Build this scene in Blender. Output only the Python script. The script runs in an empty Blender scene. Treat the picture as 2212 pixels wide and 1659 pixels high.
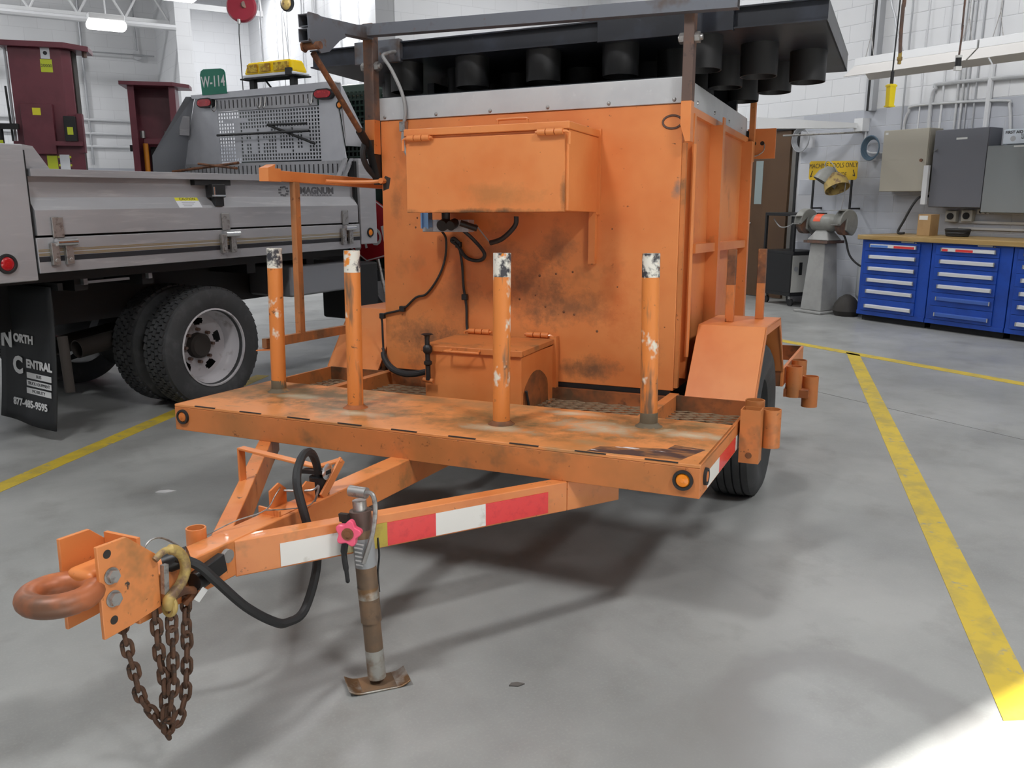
import bpy, math, random
from math import radians as R, sin, cos, pi
from mathutils import Matrix, Vector
random.seed(7)
sc = bpy.context.scene
C = sc.collection
# ---------------------------------------------------------------- camera
cam_d = bpy.data.cameras.new('camera'); cam = bpy.data.objects.new('camera', cam_d); C.objects.link(cam)
cam.location = (0, 0, 1.4); cam.rotation_euler = (R(90 - 12.63), 0, 0)
cam_d.sensor_width = 36; cam_d.lens = 36 * 1820 / 2212; cam_d.clip_start = .05; cam_d.clip_end = 300
sc.camera = cam
# ---------------------------------------------------------------- world, sun, exposure
w = bpy.data.worlds.new('world'); sc.world = w; w.use_nodes = True
nt = w.node_tree; bg = nt.nodes['Background']
sky = nt.nodes.new('ShaderNodeTexSky'); sky.sky_type = 'HOSEK_WILKIE'; sky.turbidity = 3.5
sky.sun_direction = (.55, -.55, .62)
nt.links.new(sky.outputs[0], bg.inputs[0]); bg.inputs[1].default_value = .22
vs = sc.view_settings; vs.view_transform = 'Standard'; vs.look = 'None'; vs.gamma = 1; vs.exposure = -.95
vs.use_curve_mapping = False
cy = sc.cycles; cy.max_bounces = 5; cy.diffuse_bounces = 3; cy.glossy_bounces = 3; cy.transmission_bounces = 2; cy.caustics_reflective = False; cy.caustics_refractive = False
cy.adaptive_threshold = .08; cy.adaptive_min_samples = 16
ROOM = R(32.03)
RM = Matrix.Rotation(ROOM, 4, 'Z')
def light(name, kind, loc, energy, color=(1, 1, 1), rot=(0, 0, 0), **kw):
    d = bpy.data.lights.new(name, kind); d.energy = energy; d.color = color
    for k, v in kw.items(): setattr(d, k, v)
    o = bpy.data.objects.new(name, d); C.objects.link(o); o.location = loc; o.rotation_euler = rot
    return o
# sun enters through the open overhead door behind the camera: travels along room +Y and down
sdir = RM.to_3x3() @ Vector((-.10, 1.0, -.80))
sun = light('sun', 'SUN', (0, -8, 9), 34.0, (1, .97, .93), angle=R(.55))
sun.rotation_euler = sdir.to_track_quat('-Z', 'Y').to_euler()
LAMPS = [(1.73, -1.7), (-1.3, 1.8), (5.6, .6), (-5.2, 2.6),  # first two follow the cast shadows; others added to brighten floor and walls
         (6.6, 5.0), (2.6, 7.4), (-3.6, 8.2), (7.0, 9.6),
         (-1.6, 13.0), (4.3, 12.4), (4.2, 16.4), (-6.0, 13.0)]
LAMP_W = [300, 260, 125, 50, 160, 95, 60, 150, 300, 190, 150, 150]
for (x, y), e_ in zip(LAMPS, LAMP_W):
    light('ceiling_lamp', 'AREA', RM @ Vector((x, y, 5.16)), e_, (.985, .99, 1), (0, 0, ROOM), shape='RECTANGLE', size=1.0, size_y=.4)
# daylight coming in at the open door (portal for the sky)
dp = light('door_daylight', 'AREA', RM @ Vector((.5, -3.5, 1.9)), 1, shape='RECTANGLE', size=7.0, size_y=3.6)
dp.rotation_euler = (RM.to_3x3() @ Vector((0, 1, 0))).to_track_quat('-Z', 'Y').to_euler()
dp.data.cycles.is_portal = True

# ---------------------------------------------------------------- materials
def srgb(r, g, b): return tuple(((c / 255 / 12.92) if c / 255 <= .04045 else ((c / 255 + .055) / 1.055) ** 2.4) for c in (r, g, b))
MATS = {}
def M(name, base, rough=.5, metal=0., layers=(), bump=None, emit=None, coat=0., blobs=(), trans=0., spec=None):
    """layers: (colour, scale, lo, hi[, stretch[, roughness]]) mixed over the base by noise in object space"""
    m = bpy.data.materials.new(name); m.use_nodes = True; t = m.node_tree; n = t.nodes; L = t.links
    b = n['Principled BSDF']; b.inputs['Roughness'].default_value = rough; b.inputs['Metallic'].default_value = metal
    b.inputs['Coat Weight'].default_value = coat
    if spec is not None: b.inputs['Specular IOR Level'].default_value = spec
    if trans: b.inputs['Transmission Weight'].default_value = trans
    col = None
    if layers or bump:
        tc = n.new('ShaderNodeTexCoord')
    prev = None
    if layers:
        for i, ly in enumerate(layers):
            c, s, lo, hi = ly[:4]; st = ly[4] if len(ly) > 4 and ly[4] else (1, 1, 1)
            mp = n.new('ShaderNodeMapping'); mp.inputs['Scale'].default_value = st; mp.inputs['Location'].default_value = (i * 3.7, i * 1.3, i * 5.1)
            L.new(tc.outputs['Object'], mp.inputs[0])
            nz = n.new('ShaderNodeTexNoise'); nz.inputs['Scale'].default_value = s; nz.inputs['Detail'].default_value = 4; nz.inputs['Roughness'].default_value = .62
            L.new(mp.outputs[0], nz.inputs['Vector'])
            rp = n.new('ShaderNodeMapRange'); rp.inputs['From Min'].default_value = lo; rp.inputs['From Max'].default_value = hi
            L.new(nz.outputs[0], rp.inputs['Value'])
            mx = n.new('ShaderNodeMix'); mx.data_type = 'RGBA'
            L.new(rp.outputs[0], mx.inputs['Factor'])
            if prev is None: mx.inputs[6].default_value = (*base, 1)
            else: L.new(prev, mx.inputs[6])
            mx.inputs[7].default_value = (*c, 1)
            prev = mx.outputs[2]
        bn = None
        for (cen, rad, c, k) in blobs:   # stains with a place and shape of their own, ragged by noise
            mp = n.new('ShaderNodeMapping'); mp.vector_type = 'TEXTURE'; mp.inputs['Location'].default_value = cen; mp.inputs['Scale'].default_value = rad
            L.new(tc.outputs['Object'], mp.inputs[0])
            ln = n.new('ShaderNodeVectorMath'); ln.operation = 'LENGTH'; L.new(mp.outputs[0], ln.inputs[0])
            if bn is None:
                bn = n.new('ShaderNodeTexNoise'); bn.inputs['Scale'].default_value = 9; bn.inputs['Detail'].default_value = 6; bn.inputs['Roughness'].default_value = .7; L.new(tc.outputs['Object'], bn.inputs['Vector'])
            nz = bn
            ad = n.new('ShaderNodeMath'); ad.operation = 'MULTIPLY_ADD'; L.new(nz.outputs[0], ad.inputs[0]); ad.inputs[1].default_value = 2.6; L.new(ln.outputs['Value'], ad.inputs[2])
            rp = n.new('ShaderNodeMapRange'); rp.inputs[1].default_value = 2.25; rp.inputs[2].default_value = 1.35; rp.inputs[3].default_value = 0; rp.inputs[4].default_value = k; L.new(ad.outputs[0], rp.inputs[0])
            mx = n.new('ShaderNodeMix'); mx.data_type = 'RGBA'; L.new(rp.outputs[0], mx.inputs['Factor']); L.new(prev, mx.inputs[6]); mx.inputs[7].default_value = (*c, 1); prev = mx.outputs[2]
        L.new(prev, b.inputs['Base Color'])
    else:
        b.inputs['Base Color'].default_value = (*base, 1)
    if bump:
        nz = n.new('ShaderNodeTexNoise'); nz.inputs['Scale'].default_value = bump[0]; nz.inputs['Detail'].default_value = 4
        L.new(tc.outputs['Object'], nz.inputs['Vector'])
        bp = n.new('ShaderNodeBump'); bp.inputs['Strength'].default_value = bump[1]; bp.inputs['Distance'].default_value = bump[2] if len(bump) > 2 else .004
        L.new(nz.outputs[0], bp.inputs['Height']); L.new(bp.outputs[0], b.inputs['Normal'])
    if emit:
        b.inputs['Emission Color'].default_value = (*emit[0], 1); b.inputs['Emission Strength'].default_value = emit[1]
    MATS[name] = m
    return m
OR = (.76, .265, .080)
RUST = (.16, .055, .02); DIRT = (.13, .075, .03)
ORL = [((.68, .19, .045), 2.2, .42, .68), ((.34, .14, .045), 6, .66, .82), (RUST, 55, .70, .77)]
M('orange', OR, .42, layers=ORL, bump=(9, .10), coat=.10)
SM = (.17, .085, .045)
M('orange_box', OR, .45, layers=[((.66, .18, .045), 1.7, .42, .66), ((.40, .15, .05), 4.5, .60, .80), (RUST, 48, .69, .76)], bump=(7, .10), coat=.08,
  blobs=[((.02, -.53, .98), (.20, .2, .16), SM, .75), ((.24, -.53, .90), (.24, .2, .10), SM, .7), ((.36, -.53, .64), (.12, .2, .07), SM, .9), ((.22, -.53, .62), (.10, .2, .06), SM, .8), ((-.56, -.53, .72), (.16, .2, .14), SM, .85), ((-.40, -.53, .66), (.12, .2, .10), SM, .8),
         ((-.12, -.53, 1.12), (.12, .2, .14), SM, .5), ((.16, -.53, 1.17), (.10, .2, .10), SM, .6), ((-.68, -.53, 1.36), (.05, .2, .12), SM, .5), ((-.35, -.53, .95), (.12, .2, .20), SM, .45), ((.70, -.53, 1.42), (.03, .2, .05), (.2, .17, .15), .9), ((.62, -.53, .72), (.06, .2, .12), SM, .4),
         ((.45, -.53, .95), (.10, .2, .25), (.62, .14, .03), .6)])
M('orange_tool', OR, .42, layers=ORL, bump=(9, .10), coat=.10, blobs=[((.02, -.90, 1.39), (.22, .1, .06), (.42, .17, .05), .6), ((-.02, -.90, 1.318), (.45, .1, .018), (.10, .06, .03), .9), ((.34, -.90, 1.38), (.02, .1, .10), (.14, .07, .03), .7)])
M('orange_dirty', (.63, .205, .058), .5, layers=[((.46, .17, .05), 3.0, .42, .64), ((.20, .11, .05), 6, .56, .74), (RUST, 38, .64, .73)], bump=(14, .14))
OLV = (.17, .115, .05); WHT = (.70, .64, .46)
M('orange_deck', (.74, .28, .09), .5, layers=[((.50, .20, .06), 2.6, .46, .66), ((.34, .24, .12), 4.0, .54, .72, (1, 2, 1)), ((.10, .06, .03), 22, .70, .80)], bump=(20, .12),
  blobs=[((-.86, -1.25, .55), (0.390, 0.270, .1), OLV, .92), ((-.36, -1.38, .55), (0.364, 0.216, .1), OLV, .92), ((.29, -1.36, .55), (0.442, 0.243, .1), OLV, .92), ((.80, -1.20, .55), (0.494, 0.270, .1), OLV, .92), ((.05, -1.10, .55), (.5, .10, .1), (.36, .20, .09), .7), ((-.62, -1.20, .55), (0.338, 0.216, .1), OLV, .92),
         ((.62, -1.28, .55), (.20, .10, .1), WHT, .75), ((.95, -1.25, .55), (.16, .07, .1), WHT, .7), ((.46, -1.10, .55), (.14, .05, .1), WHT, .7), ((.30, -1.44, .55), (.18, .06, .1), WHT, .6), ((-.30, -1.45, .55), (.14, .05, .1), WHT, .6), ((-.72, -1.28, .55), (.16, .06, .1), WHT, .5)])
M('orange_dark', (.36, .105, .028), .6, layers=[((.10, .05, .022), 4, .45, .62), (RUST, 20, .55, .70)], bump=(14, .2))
M('orange_post', (.76, .25, .055), .45, layers=[((.20, .12, .07), 14, .54, .64, (1, 1, .16)), ((.82, .78, .66), 9, .60, .65, (1, 1, .7)), ((.07, .05, .035), 30, .64, .72)], bump=(26, .2))
M('post_bare', (.80, .78, .70), .5, layers=[((.05, .05, .06), 22, .47, .58), ((.80, .26, .03), 15, .60, .66)], bump=(26, .2))
M('post_foot', (.14, .11, .07), .65, layers=[((.40, .18, .05), 12, .55, .7)])
M('rust', (.22, .085, .035), .75, layers=[((.10, .045, .025), 14, .42, .62), ((.36, .15, .05), 30, .58, .72)], bump=(40, .4))
M('chain', (.13, .062, .034), .7, layers=[((.05, .03, .02), 30, .45, .65), ((.24, .10, .04), 60, .6, .7)], bump=(80, .4))
M('steel_grey', (.15, .16, .185), .5, .35, layers=[((.10, .07, .055), 5, .52, .68), ((.18, .09, .05), 12, .64, .74)], bump=(30, .12))
M('steel_brown', (.13, .085, .07), .6, .2, layers=[((.24, .11, .06), 6, .48, .66), ((.05, .04, .04), 14, .58, .7)], bump=(30, .2))
M('black_board', (.016, .018, .024), .38, layers=[((.03, .035, .05), 5, .5, .7), ((.09, .10, .12), 24, .70, .78)])
M('black', (.012, .012, .013), .45)
M('black_rubber', (.018, .018, .019), .6, bump=(60, .1))
M('hood', (.013, .013, .014), .5)
M('galv', (.64, .65, .66), .38, .4, layers=[((.57, .58, .60), 3, .45, .65), ((.68, .69, .70), 26, .6, .75)])
M('alu', (.46, .46, .48), .42, .35, layers=[((.38, .38, .40), 2.2, .42, .62, (1, .25, 1)), ((.52, .52, .53), 30, .55, .72, (1, .1, 1))])
M('alu_lit', (.60, .61, .65), .38, .25, layers=[((.52, .53, .57), 2.2, .42, .62)])  # lighter copy of alu; lamplight on the headboard put into the colour
M('orange_rusty', (.52, .19, .06), .6, layers=[((.20, .11, .055), 4, .42, .58, (1, 1, .4)), ((.66, .22, .05), 7, .58, .68), (RUST, 30, .62, .72)], bump=(20, .2))
M('orange_worn', OR, .42, layers=[((.66, .19, .05), 3, .42, .66), ((.40, .18, .06), 7, .58, .74), ((.06, .04, .03), 26, .66, .71), (RUST, 60, .68, .76)], bump=(12, .12), coat=.1)
M('grate', (.30, .21, .13), .6, .3)
M('alu_dark', (.30, .31, .33), .45, .5)
M('chrome', (.75, .75, .76), .22, 1)
M('zinc', (.42, .41, .40), .42, .8, layers=[((.22, .20, .18), 40, .5, .68)])
M('tyre', (.045, .046, .048), .72, layers=[((.075, .075, .078), 9, .5, .72)], bump=(50, .15))
M('rim_white', (.55, .53, .55), .35, layers=[((.30, .27, .26), 8, .55, .7)])
M('rim_grey', (.34, .34, .35), .4, .4)
M('axle_dark', (.035, .028, .024), .8)
M('tape_red', (.80, .030, .034), .26, layers=[((.68, .02, .026), 40, .5, .7)])
M('tape_white', (.82, .80, .76), .3, layers=[((.55, .52, .46), 14, .60, .74)])
M('tape_yellowed', (.75, .72, .42), .35, layers=[((.50, .30, .06), 12, .48, .66)])
M('amber', (.85, .24, .01), .18, coat=.5, emit=((.9, .3, .02), .05))
M('red_lens', (.50, .010, .016), .2, coat=.5)
M('pink', (.90, .10, .20), .3, coat=.2)
M('brass', (.42, .30, .07), .5, .4, layers=[((.22, .13, .05), 20, .5, .65)])
M('hookyellow', (.50, .36, .12), .5, .2, layers=[((.20, .12, .07), 18, .5, .64)])
M('jackbrown', (.17, .115, .075), .55, .1, layers=[((.26, .15, .08), 5, .48, .66), ((.10, .07, .05), 16, .56, .7)], bump=(30, .15))
M('jackbare', (.50, .49, .45), .4, .6, layers=[((.24, .14, .07), 9, .45, .6)])
M('jack_label', (.34, .35, .36), .4)
M('white_print', (.78, .78, .78), .5)
M('grey_cable', (.30, .30, .30), .5)
M('white_tag', (.85, .85, .84), .5)
M('scrape', (.045, .04, .045), .4, layers=[((.30, .14, .06), 5, .46, .56, (1, 3, 1)), ((.75, .75, .78), 7, .60, .64, (1, 4, 1))])

# ---------------------------------------------------------------- mesh builder
class MB:
    def __init__(s): s.v = []; s.f = []
    def quadbox(s, pts):
        i = len(s.v); s.v += [tuple(p) for p in pts]
        s.f += [(i, i + 3, i + 2, i + 1), (i + 4, i + 5, i + 6, i + 7), (i, i + 1, i + 5, i + 4), (i + 1, i + 2, i + 6, i + 5), (i + 2, i + 3, i + 7, i + 6), (i + 3, i, i + 4, i + 7)]
        return s
    def box(s, x0, x1, y0, y1, z0, z1):
        if x0 > x1: x0, x1 = x1, x0
        if y0 > y1: y0, y1 = y1, y0
        if z0 > z1: z0, z1 = z1, z0
        return s.quadbox([(x0, y0, z0), (x1, y0, z0), (x1, y1, z0), (x0, y1, z0), (x0, y0, z1), (x1, y0, z1), (x1, y1, z1), (x0, y1, z1)])
    def obox(s, mat, sx, sy, sz):
        a, b, c = sx / 2, sy / 2, sz / 2
        return s.quadbox([mat @ Vector(p) for p in ((-a, -b, -c), (a, -b, -c), (a, b, -c), (-a, b, -c), (-a, -b, c), (a, -b, c), (a, b, c), (-a, b, c))])
    def bar(s, p, q, w, h, up=(0, 0, 1)):
        """rectangular bar from p to q: w across, h along up"""
        p = Vector(p); q = Vector(q); d = (q - p).normalized(); u = Vector(up); sd = d.cross(u).normalized(); u = sd.cross(d).normalized()
        a = sd * w / 2; b = u * h / 2
        return s.quadbox([p - a - b, p + a - b, q + a - b, q - a - b, p - a + b, p + a + b, q + a + b, q - a + b])
    def hollow(s, p, q, w, h, t, up=(0, 0, 1)):
        p = Vector(p); q = Vector(q); d = (q - p).normalized(); u = Vector(up); sd = d.cross(u).normalized(); u = sd.cross(d).normalized()
        i = len(s.v)
        for e in (p, q):
            for (ww, hh) in ((w, h), (w - 2 * t, h - 2 * t)):
                for sx, sy in ((-1, -1), (1, -1), (1, 1), (-1, 1)): s.v.append(tuple(e + sd * sx * ww / 2 + u * sy * hh / 2))
        for k in range(4):
            n = (k + 1) % 4
            s.f += [(i + k, i + n, i + 8 + n, i + 8 + k), (i + 4 + n, i + 4 + k, i + 12 + k, i + 12 + n), (i + n, i + k, i + 4 + k, i + 4 + n), (i + 8 + k, i + 8 + n, i + 12 + n, i + 12 + k)]
        return s
    def cyl(s, p, q, r, n=16, r2=None, caps=True):
        p = Vector(p); q = Vector(q); d = (q - p).normalized(); a = d.orthogonal().normalized(); b = d.cross(a)
        r2 = r if r2 is None else r2; i = len(s.v)
        for e, rr in ((p, r), (q, r2)):
            for k in range(n): s.v.append(tuple(e + (a * cos(2 * pi * k / n) + b * sin(2 * pi * k / n)) * rr))
        for k in range(n): s.f.append((i + k, i + (k + 1) % n, i + n + (k + 1) % n, i + n + k))
        if caps: s.f += [tuple(range(i + n - 1, i - 1, -1)), tuple(range(i + n, i + 2 * n))]
        return s
    def pipe(s, p, q, ro, ri, n=20):
        """open hollow pipe"""
        p = Vector(p); q = Vector(q); d = (q - p).normalized(); a = d.orthogonal().normalized(); b = d.cross(a); i = len(s.v)
        for e, rr in ((p, ro), (q, ro), (q, ri), (p, ri)):
            for k in range(n): s.v.append(tuple(e + (a * cos(2 * pi * k / n) + b * sin(2 * pi * k / n)) * rr))
        for j in range(4):
            for k in range(n):
                a0 = i + j * n; a1 = i + ((j + 1) % 4) * n; s.f.append((a0 + k, a0 + (k + 1) % n, a1 + (k + 1) % n, a1 + k))
        return s
    def tube(s, path, r, n=8, closed=False):
        P = [Vector(p) for p in path]; m = len(P); i = len(s.v)
        rr = r if isinstance(r, (list, tuple)) else [r] * m
        prev = None
        for j in range(m):
            d = ((P[(j + 1) % m] - P[j - 1]) if closed or 0 < j < m - 1 else (P[1] - P[0] if j == 0 else P[-1] - P[-2])).normalized()
            a = d.orthogonal().normalized() if prev is None else (prev - d * prev.dot(d)).normalized()
            prev = a; b = d.cross(a)
            for k in range(n): s.v.append(tuple(P[j] + (a * cos(2 * pi * k / n) + b * sin(2 * pi * k / n)) * rr[j]))
        for j in range(m if closed else m - 1):
            for k in range(n):
                a0 = i + j * n; a1 = i + ((j + 1) % m) * n; s.f.append((a0 + k, a0 + (k + 1) % n, a1 + (k + 1) % n, a1 + k))
        if not closed: s.f += [tuple(range(i + n - 1, i - 1, -1)), tuple(range(i + (m - 1) * n, i + m * n))]
        return s
    def lathe(s, prof, o=(0, 0, 0), axis='z', n=32, closed=False, caps=True):
        """prof: list of (radius, height along axis)"""
        i = len(s.v); o = Vector(o)
        for (r, h) in prof:
            for k in range(n):
                c, t = cos(2 * pi * k / n) * r, sin(2 * pi * k / n) * r
                s.v.append(tuple(o + Vector({'z': (c, t, h), 'x': (h, c, t), 'y': (t, h, c)}[axis])))
        m = len(prof)
        for j in range(m if closed else m - 1):
            for k in range(n):
                a0 = i + j * n; a1 = i + ((j + 1) % m) * n; s.f.append((a0 + k, a0 + (k + 1) % n, a1 + (k + 1) % n, a1 + k))
        if not closed and caps:
            if prof[0][0] > 1e-6: s.f.append(tuple(range(i + n - 1, i - 1, -1)))
            if prof[-1][0] > 1e-6: s.f.append(tuple(range(i + (m - 1) * n, i + m * n)))
        return s
    def prism(s, poly, plane, a, b):
        """poly of 2-D points; plane 'xz' (extruded along y a..b), 'yz' (along x), 'xy' (along z)"""
        f = {'xz': lambda u, v, t: (u, t, v), 'yz': lambda u, v, t: (t, u, v), 'xy': lambda u, v, t: (u, v, t)}[plane]
        i = len(s.v); n = len(poly)
        for t in (a, b): s.v += [f(u, v, t) for u, v in poly]
        s.f += [tuple(range(i + n - 1, i - 1, -1)), tuple(range(i + n, i + 2 * n))]
        for k in range(n): s.f.append((i + k, i + (k + 1) % n, i + n + (k + 1) % n, i + n + k))
        return s
    def xf(s, mat, start=0):
        s.v[start:] = [tuple(mat @ Vector(p)) for p in s.v[start:]]; return s
    def mesh(s, name, mat=None, ang=38):
        me = bpy.data.meshes.new(name); me.from_pydata(s.v, [], s.f); me.update()
        import bmesh
        bm = bmesh.new(); bm.from_mesh(me); bmesh.ops.recalc_face_normals(bm, faces=bm.faces); bm.to_mesh(me); bm.free()
        me.polygons.foreach_set('use_smooth', [True] * len(me.polygons)); me.set_sharp_from_angle(angle=R(ang))
        if mat: me.materials.append(MATS[mat] if isinstance(mat, str) else mat)
        return me
    def build(s, name, mat, parent=None, bevel=0, ang=38):
        o = bpy.data.objects.new(name, s.mesh(name, mat, ang)); C.objects.link(o); o.parent = parent
        if bevel:
            b = o.modifiers.new('bevel', 'BEVEL'); b.width = bevel; b.segments = 2; b.limit_method = 'ANGLE'; b.angle_limit = R(40); b.harden_normals = True
        return o
def inst(name, me, parent, mat=None, loc=None):
    o = bpy.data.objects.new(name, me); C.objects.link(o); o.parent = parent
    if mat is not None: o.matrix_local = mat
    elif loc is not None: o.location = loc
    return o
def tag(o, label=None, cat=None, group=None, kind=None):
    if label: o['label'] = label
    if cat: o['category'] = cat
    if group: o['group'] = group
    if kind: o['kind'] = kind
    return o
def empty(name, mat=None, parent=None):
    o = bpy.data.objects.new(name, None); C.objects.link(o); o.empty_display_size = .1; o.parent = parent
    if mat is not None: o.matrix_local = mat
    return o
def struct(o): o['kind'] = 'structure'; return o
def room(o): o.rotation_euler = (0, 0, ROOM); return o
def TX(name, txt, size, mat, parent, mx, ext=.0008, sx=1., align='CENTER', bold=0.):
    cu = bpy.data.curves.new(name, 'FONT'); cu.body = txt; cu.size = size; cu.extrude = ext; cu.align_x = align; cu.align_y = 'CENTER'; cu.offset = bold; cu.resolution_u = 3
    t = bpy.data.objects.new(name + '_tmp', cu); C.objects.link(t)
    dg = bpy.context.evaluated_depsgraph_get(); me = bpy.data.meshes.new_from_object(t.evaluated_get(dg))
    bpy.data.objects.remove(t); bpy.data.curves.remove(cu)
    me.materials.clear(); me.materials.append(MATS[mat])
    me.transform(Matrix.Diagonal((sx, 1, 1, 1)))
    o = bpy.data.objects.new(name, me); C.objects.link(o); o.parent = parent; o.matrix_local = mx
    return o
def frame(o, x, y):
    """matrix whose local x / y run along the given directions"""
    x = Vector(x).normalized(); y = Vector(y); y = (y - x * y.dot(x)).normalized(); z = x.cross(y)
    return Matrix(((x.x, y.x, z.x, o[0]), (x.y, y.y, z.y, o[1]), (x.z, y.z, z.z, o[2]), (0, 0, 0, 1)))
def smooth(pts, k=6):
    """Catmull-Rom through the points"""
    P = [Vector(p) for p in pts]; out = []
    for i in range(len(P) - 1):
        a = P[max(i - 1, 0)]; b = P[i]; c = P[i + 1]; d = P[min(i + 2, len(P) - 1)]
        for j in range(k):
            t = j / k; out.append(.5 * ((2 * b) + (c - a) * t + (2 * a - 5 * b + 4 * c - d) * t * t + (3 * b - a - 3 * c + d) * t ** 3))
    return out + [P[-1]]
# ================================================================ THE ROOM (room frame: +Y along the right wall, +X to the right)
def wallmat(name, base, dark):
    m = M(name, base, .55, layers=[(dark, .6, .45, .75), ((base[0] * .82, base[1] * .82, base[2] * .84), 2.5, .60, .80)])
    t = m.node_tree; n = t.nodes; L = t.links
    return m
M('wall_white', (.80, .81, .83), .5, layers=[((.72, .73, .75), .7, .45, .7)], bump=(30, .05))
M('wall_grey', (.50, .52, .57), .5, layers=[((.44, .46, .50), .8, .45, .7)], bump=(30, .05))
M('mortar', (.60, .61, .64), .8)
def block_paint(name, base):
    m = M(name, base, .5, bump=(30, .04)); t = m.node_tree; n = t.nodes; L = t.links; tc = n.new('ShaderNodeTexCoord')
    sx = n.new('ShaderNodeSeparateXYZ'); L.new(tc.outputs['Object'], sx.inputs[0]); ad = n.new('ShaderNodeMath'); ad.operation = 'ADD'; L.new(sx.outputs[0], ad.inputs[0]); L.new(sx.outputs[1], ad.inputs[1])
    cx = n.new('ShaderNodeCombineXYZ'); L.new(ad.outputs[0], cx.inputs[0]); L.new(sx.outputs[2], cx.inputs[1])
    br = n.new('ShaderNodeTexBrick'); L.new(cx.outputs[0], br.inputs['Vector']); br.inputs['Scale'].default_value = 1; br.inputs['Brick Width'].default_value = .4; br.inputs['Row Height'].default_value = .2
    br.inputs['Mortar Size'].default_value = .0035; br.inputs['Mortar Smooth'].default_value = .4; br.inputs['Color1'].default_value = (*base, 1); br.inputs['Color2'].default_value = (*[c * .97 for c in base], 1); br.inputs['Mortar'].default_value = (*[c * .84 for c in base], 1)
    L.new(br.outputs[0], n['Principled BSDF'].inputs['Base Color'])
block_paint('far_white', (.80, .81, .83)); block_paint('far_grey', (.50, .52, .57))
M('ceiling_white', (.70, .70, .70), .7)
M('joist_white', (.78, .79, .80), .4)
M('floor_yellow', (.66, .48, .045), .5, layers=[((.50, .38, .07), 6, .45, .62), ((.36, .33, .22), 14, .60, .70)])
M('dark_crack', (.08, .08, .08), .9)
def floor_mat():
    m = bpy.data.materials.new('concrete'); m.use_nodes = True; t = m.node_tree; n = t.nodes; L = t.links; b = n['Principled BSDF']
    tc = n.new('ShaderNodeTexCoord')
    def noise(s, d=6, st=(1, 1, 1), off=(0, 0, 0), dist=0.):
        mp = n.new('ShaderNodeMapping'); mp.inputs['Scale'].default_value = st; mp.inputs['Location'].default_value = off
        L.new(tc.outputs['Object'], mp.inputs[0]); z = n.new('ShaderNodeTexNoise'); z.inputs['Scale'].default_value = s; z.inputs['Detail'].default_value = d; z.inputs['Roughness'].default_value = .6
        z.inputs['Distortion'].default_value = dist; L.new(mp.outputs[0], z.inputs['Vector']); return z.outputs[0]
    def ramp(v, lo, hi, a=0., c=1.):
        r = n.new('ShaderNodeMapRange'); r.inputs[1].default_value = lo; r.inputs[2].default_value = hi; r.inputs[3].default_value = a; r.inputs[4].default_value = c; L.new(v, r.inputs[0]); return r.outputs[0]
    def mix(f, a, c):
        x = n.new('ShaderNodeMix'); x.data_type = 'RGBA'; L.new(f, x.inputs[0])
        for k, q in ((6, a), (7, c)):
            if isinstance(q, tuple): x.inputs[k].default_value = (*q, 1)
            else: L.new(q, x.inputs[k])
        return x.outputs[2]
    c = mix(ramp(noise(.9, 5), .35, .65), (.275, .280, .272), (.400, .405, .392))
    c = mix(ramp(noise(3.2, 6, off=(4, 1, 0)), .52, .72, 0, .65), c, (.235, .232, .218))
    c = mix(ramp(noise(7, 5, st=(1, .18, 1), off=(9, 2, 0)), .58, .76, 0, .35), c, (.25, .245, .235))
    c = mix(ramp(noise(40, 4, off=(1, 7, 0)), .70, .80, 0, .5), c, (.15, .13, .11))
    c = mix(ramp(noise(120, 2, off=(3, 3, 0)), .5, .9, 0, .25), c, (.50, .50, .48))
    # curved damp stain on the slab in front of the trailer: an arc and a smear (shapes of their own)
    def ring(cx, cy, r0, r1, soft, sxy=(1, 1)):
        mp = n.new('ShaderNodeMapping'); mp.vector_type = 'POINT'; mp.inputs['Location'].default_value = (-cx * sxy[0], -cy * sxy[1], 0); mp.inputs['Scale'].default_value = (sxy[0], sxy[1], 0)
        L.new(tc.outputs['Object'], mp.inputs[0])
        wv = n.new('ShaderNodeVectorMath'); wv.operation = 'ADD'
        nn = n.new('ShaderNodeTexNoise'); nn.inputs['Scale'].default_value = 5; L.new(tc.outputs['Object'], nn.inputs['Vector'])
        sc_ = n.new('ShaderNodeVectorMath'); sc_.operation = 'SCALE'; sc_.inputs[3].default_value = .16; L.new(nn.outputs['Color'], sc_.inputs[0])
        L.new(mp.outputs[0], wv.inputs[0]); L.new(sc_.outputs[0], wv.inputs[1])
        ln = n.new('ShaderNodeVectorMath'); ln.operation = 'LENGTH'; L.new(wv.outputs[0], ln.inputs[0])
        a = ramp(ln.outputs['Value'], r0, r0 + soft); q = ramp(ln.outputs['Value'], r1, r1 + soft, 1, 0)
        mu = n.new('ShaderNodeMath'); mu.operation = 'MULTIPLY'; L.new(a, mu.inputs[0]); L.new(q, mu.inputs[1])
        m2 = n.new('ShaderNodeMath'); m2.operation = 'MULTIPLY'; L.new(mu.outputs[0], m2.inputs[0]); m2.inputs[1].default_value = .55
        return m2.outputs[0]
    c = mix(ring(1.93, 1.33, .23, .36, .05), c, (.255, .252, .245))
    c = mix(ring(1.55, 1.35, -.1, .22, .18, (1.2, .9)), c, (.27, .265, .255))
    L.new(c, b.inputs['Base Color'])
    L.new(ramp(noise(2.0, 5, off=(2, 8, 0)), .3, .7, .30, .48), b.inputs['Roughness'])
    bp = n.new('ShaderNodeBump'); bp.inputs['Strength'].default_value = .05; bp.inputs['Distance'].default_value = .01; L.new(noise(9, 6), bp.inputs['Height']); L.new(bp.outputs[0], b.inputs['Normal'])
    MATS['concrete'] = m
floor_mat()
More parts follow.
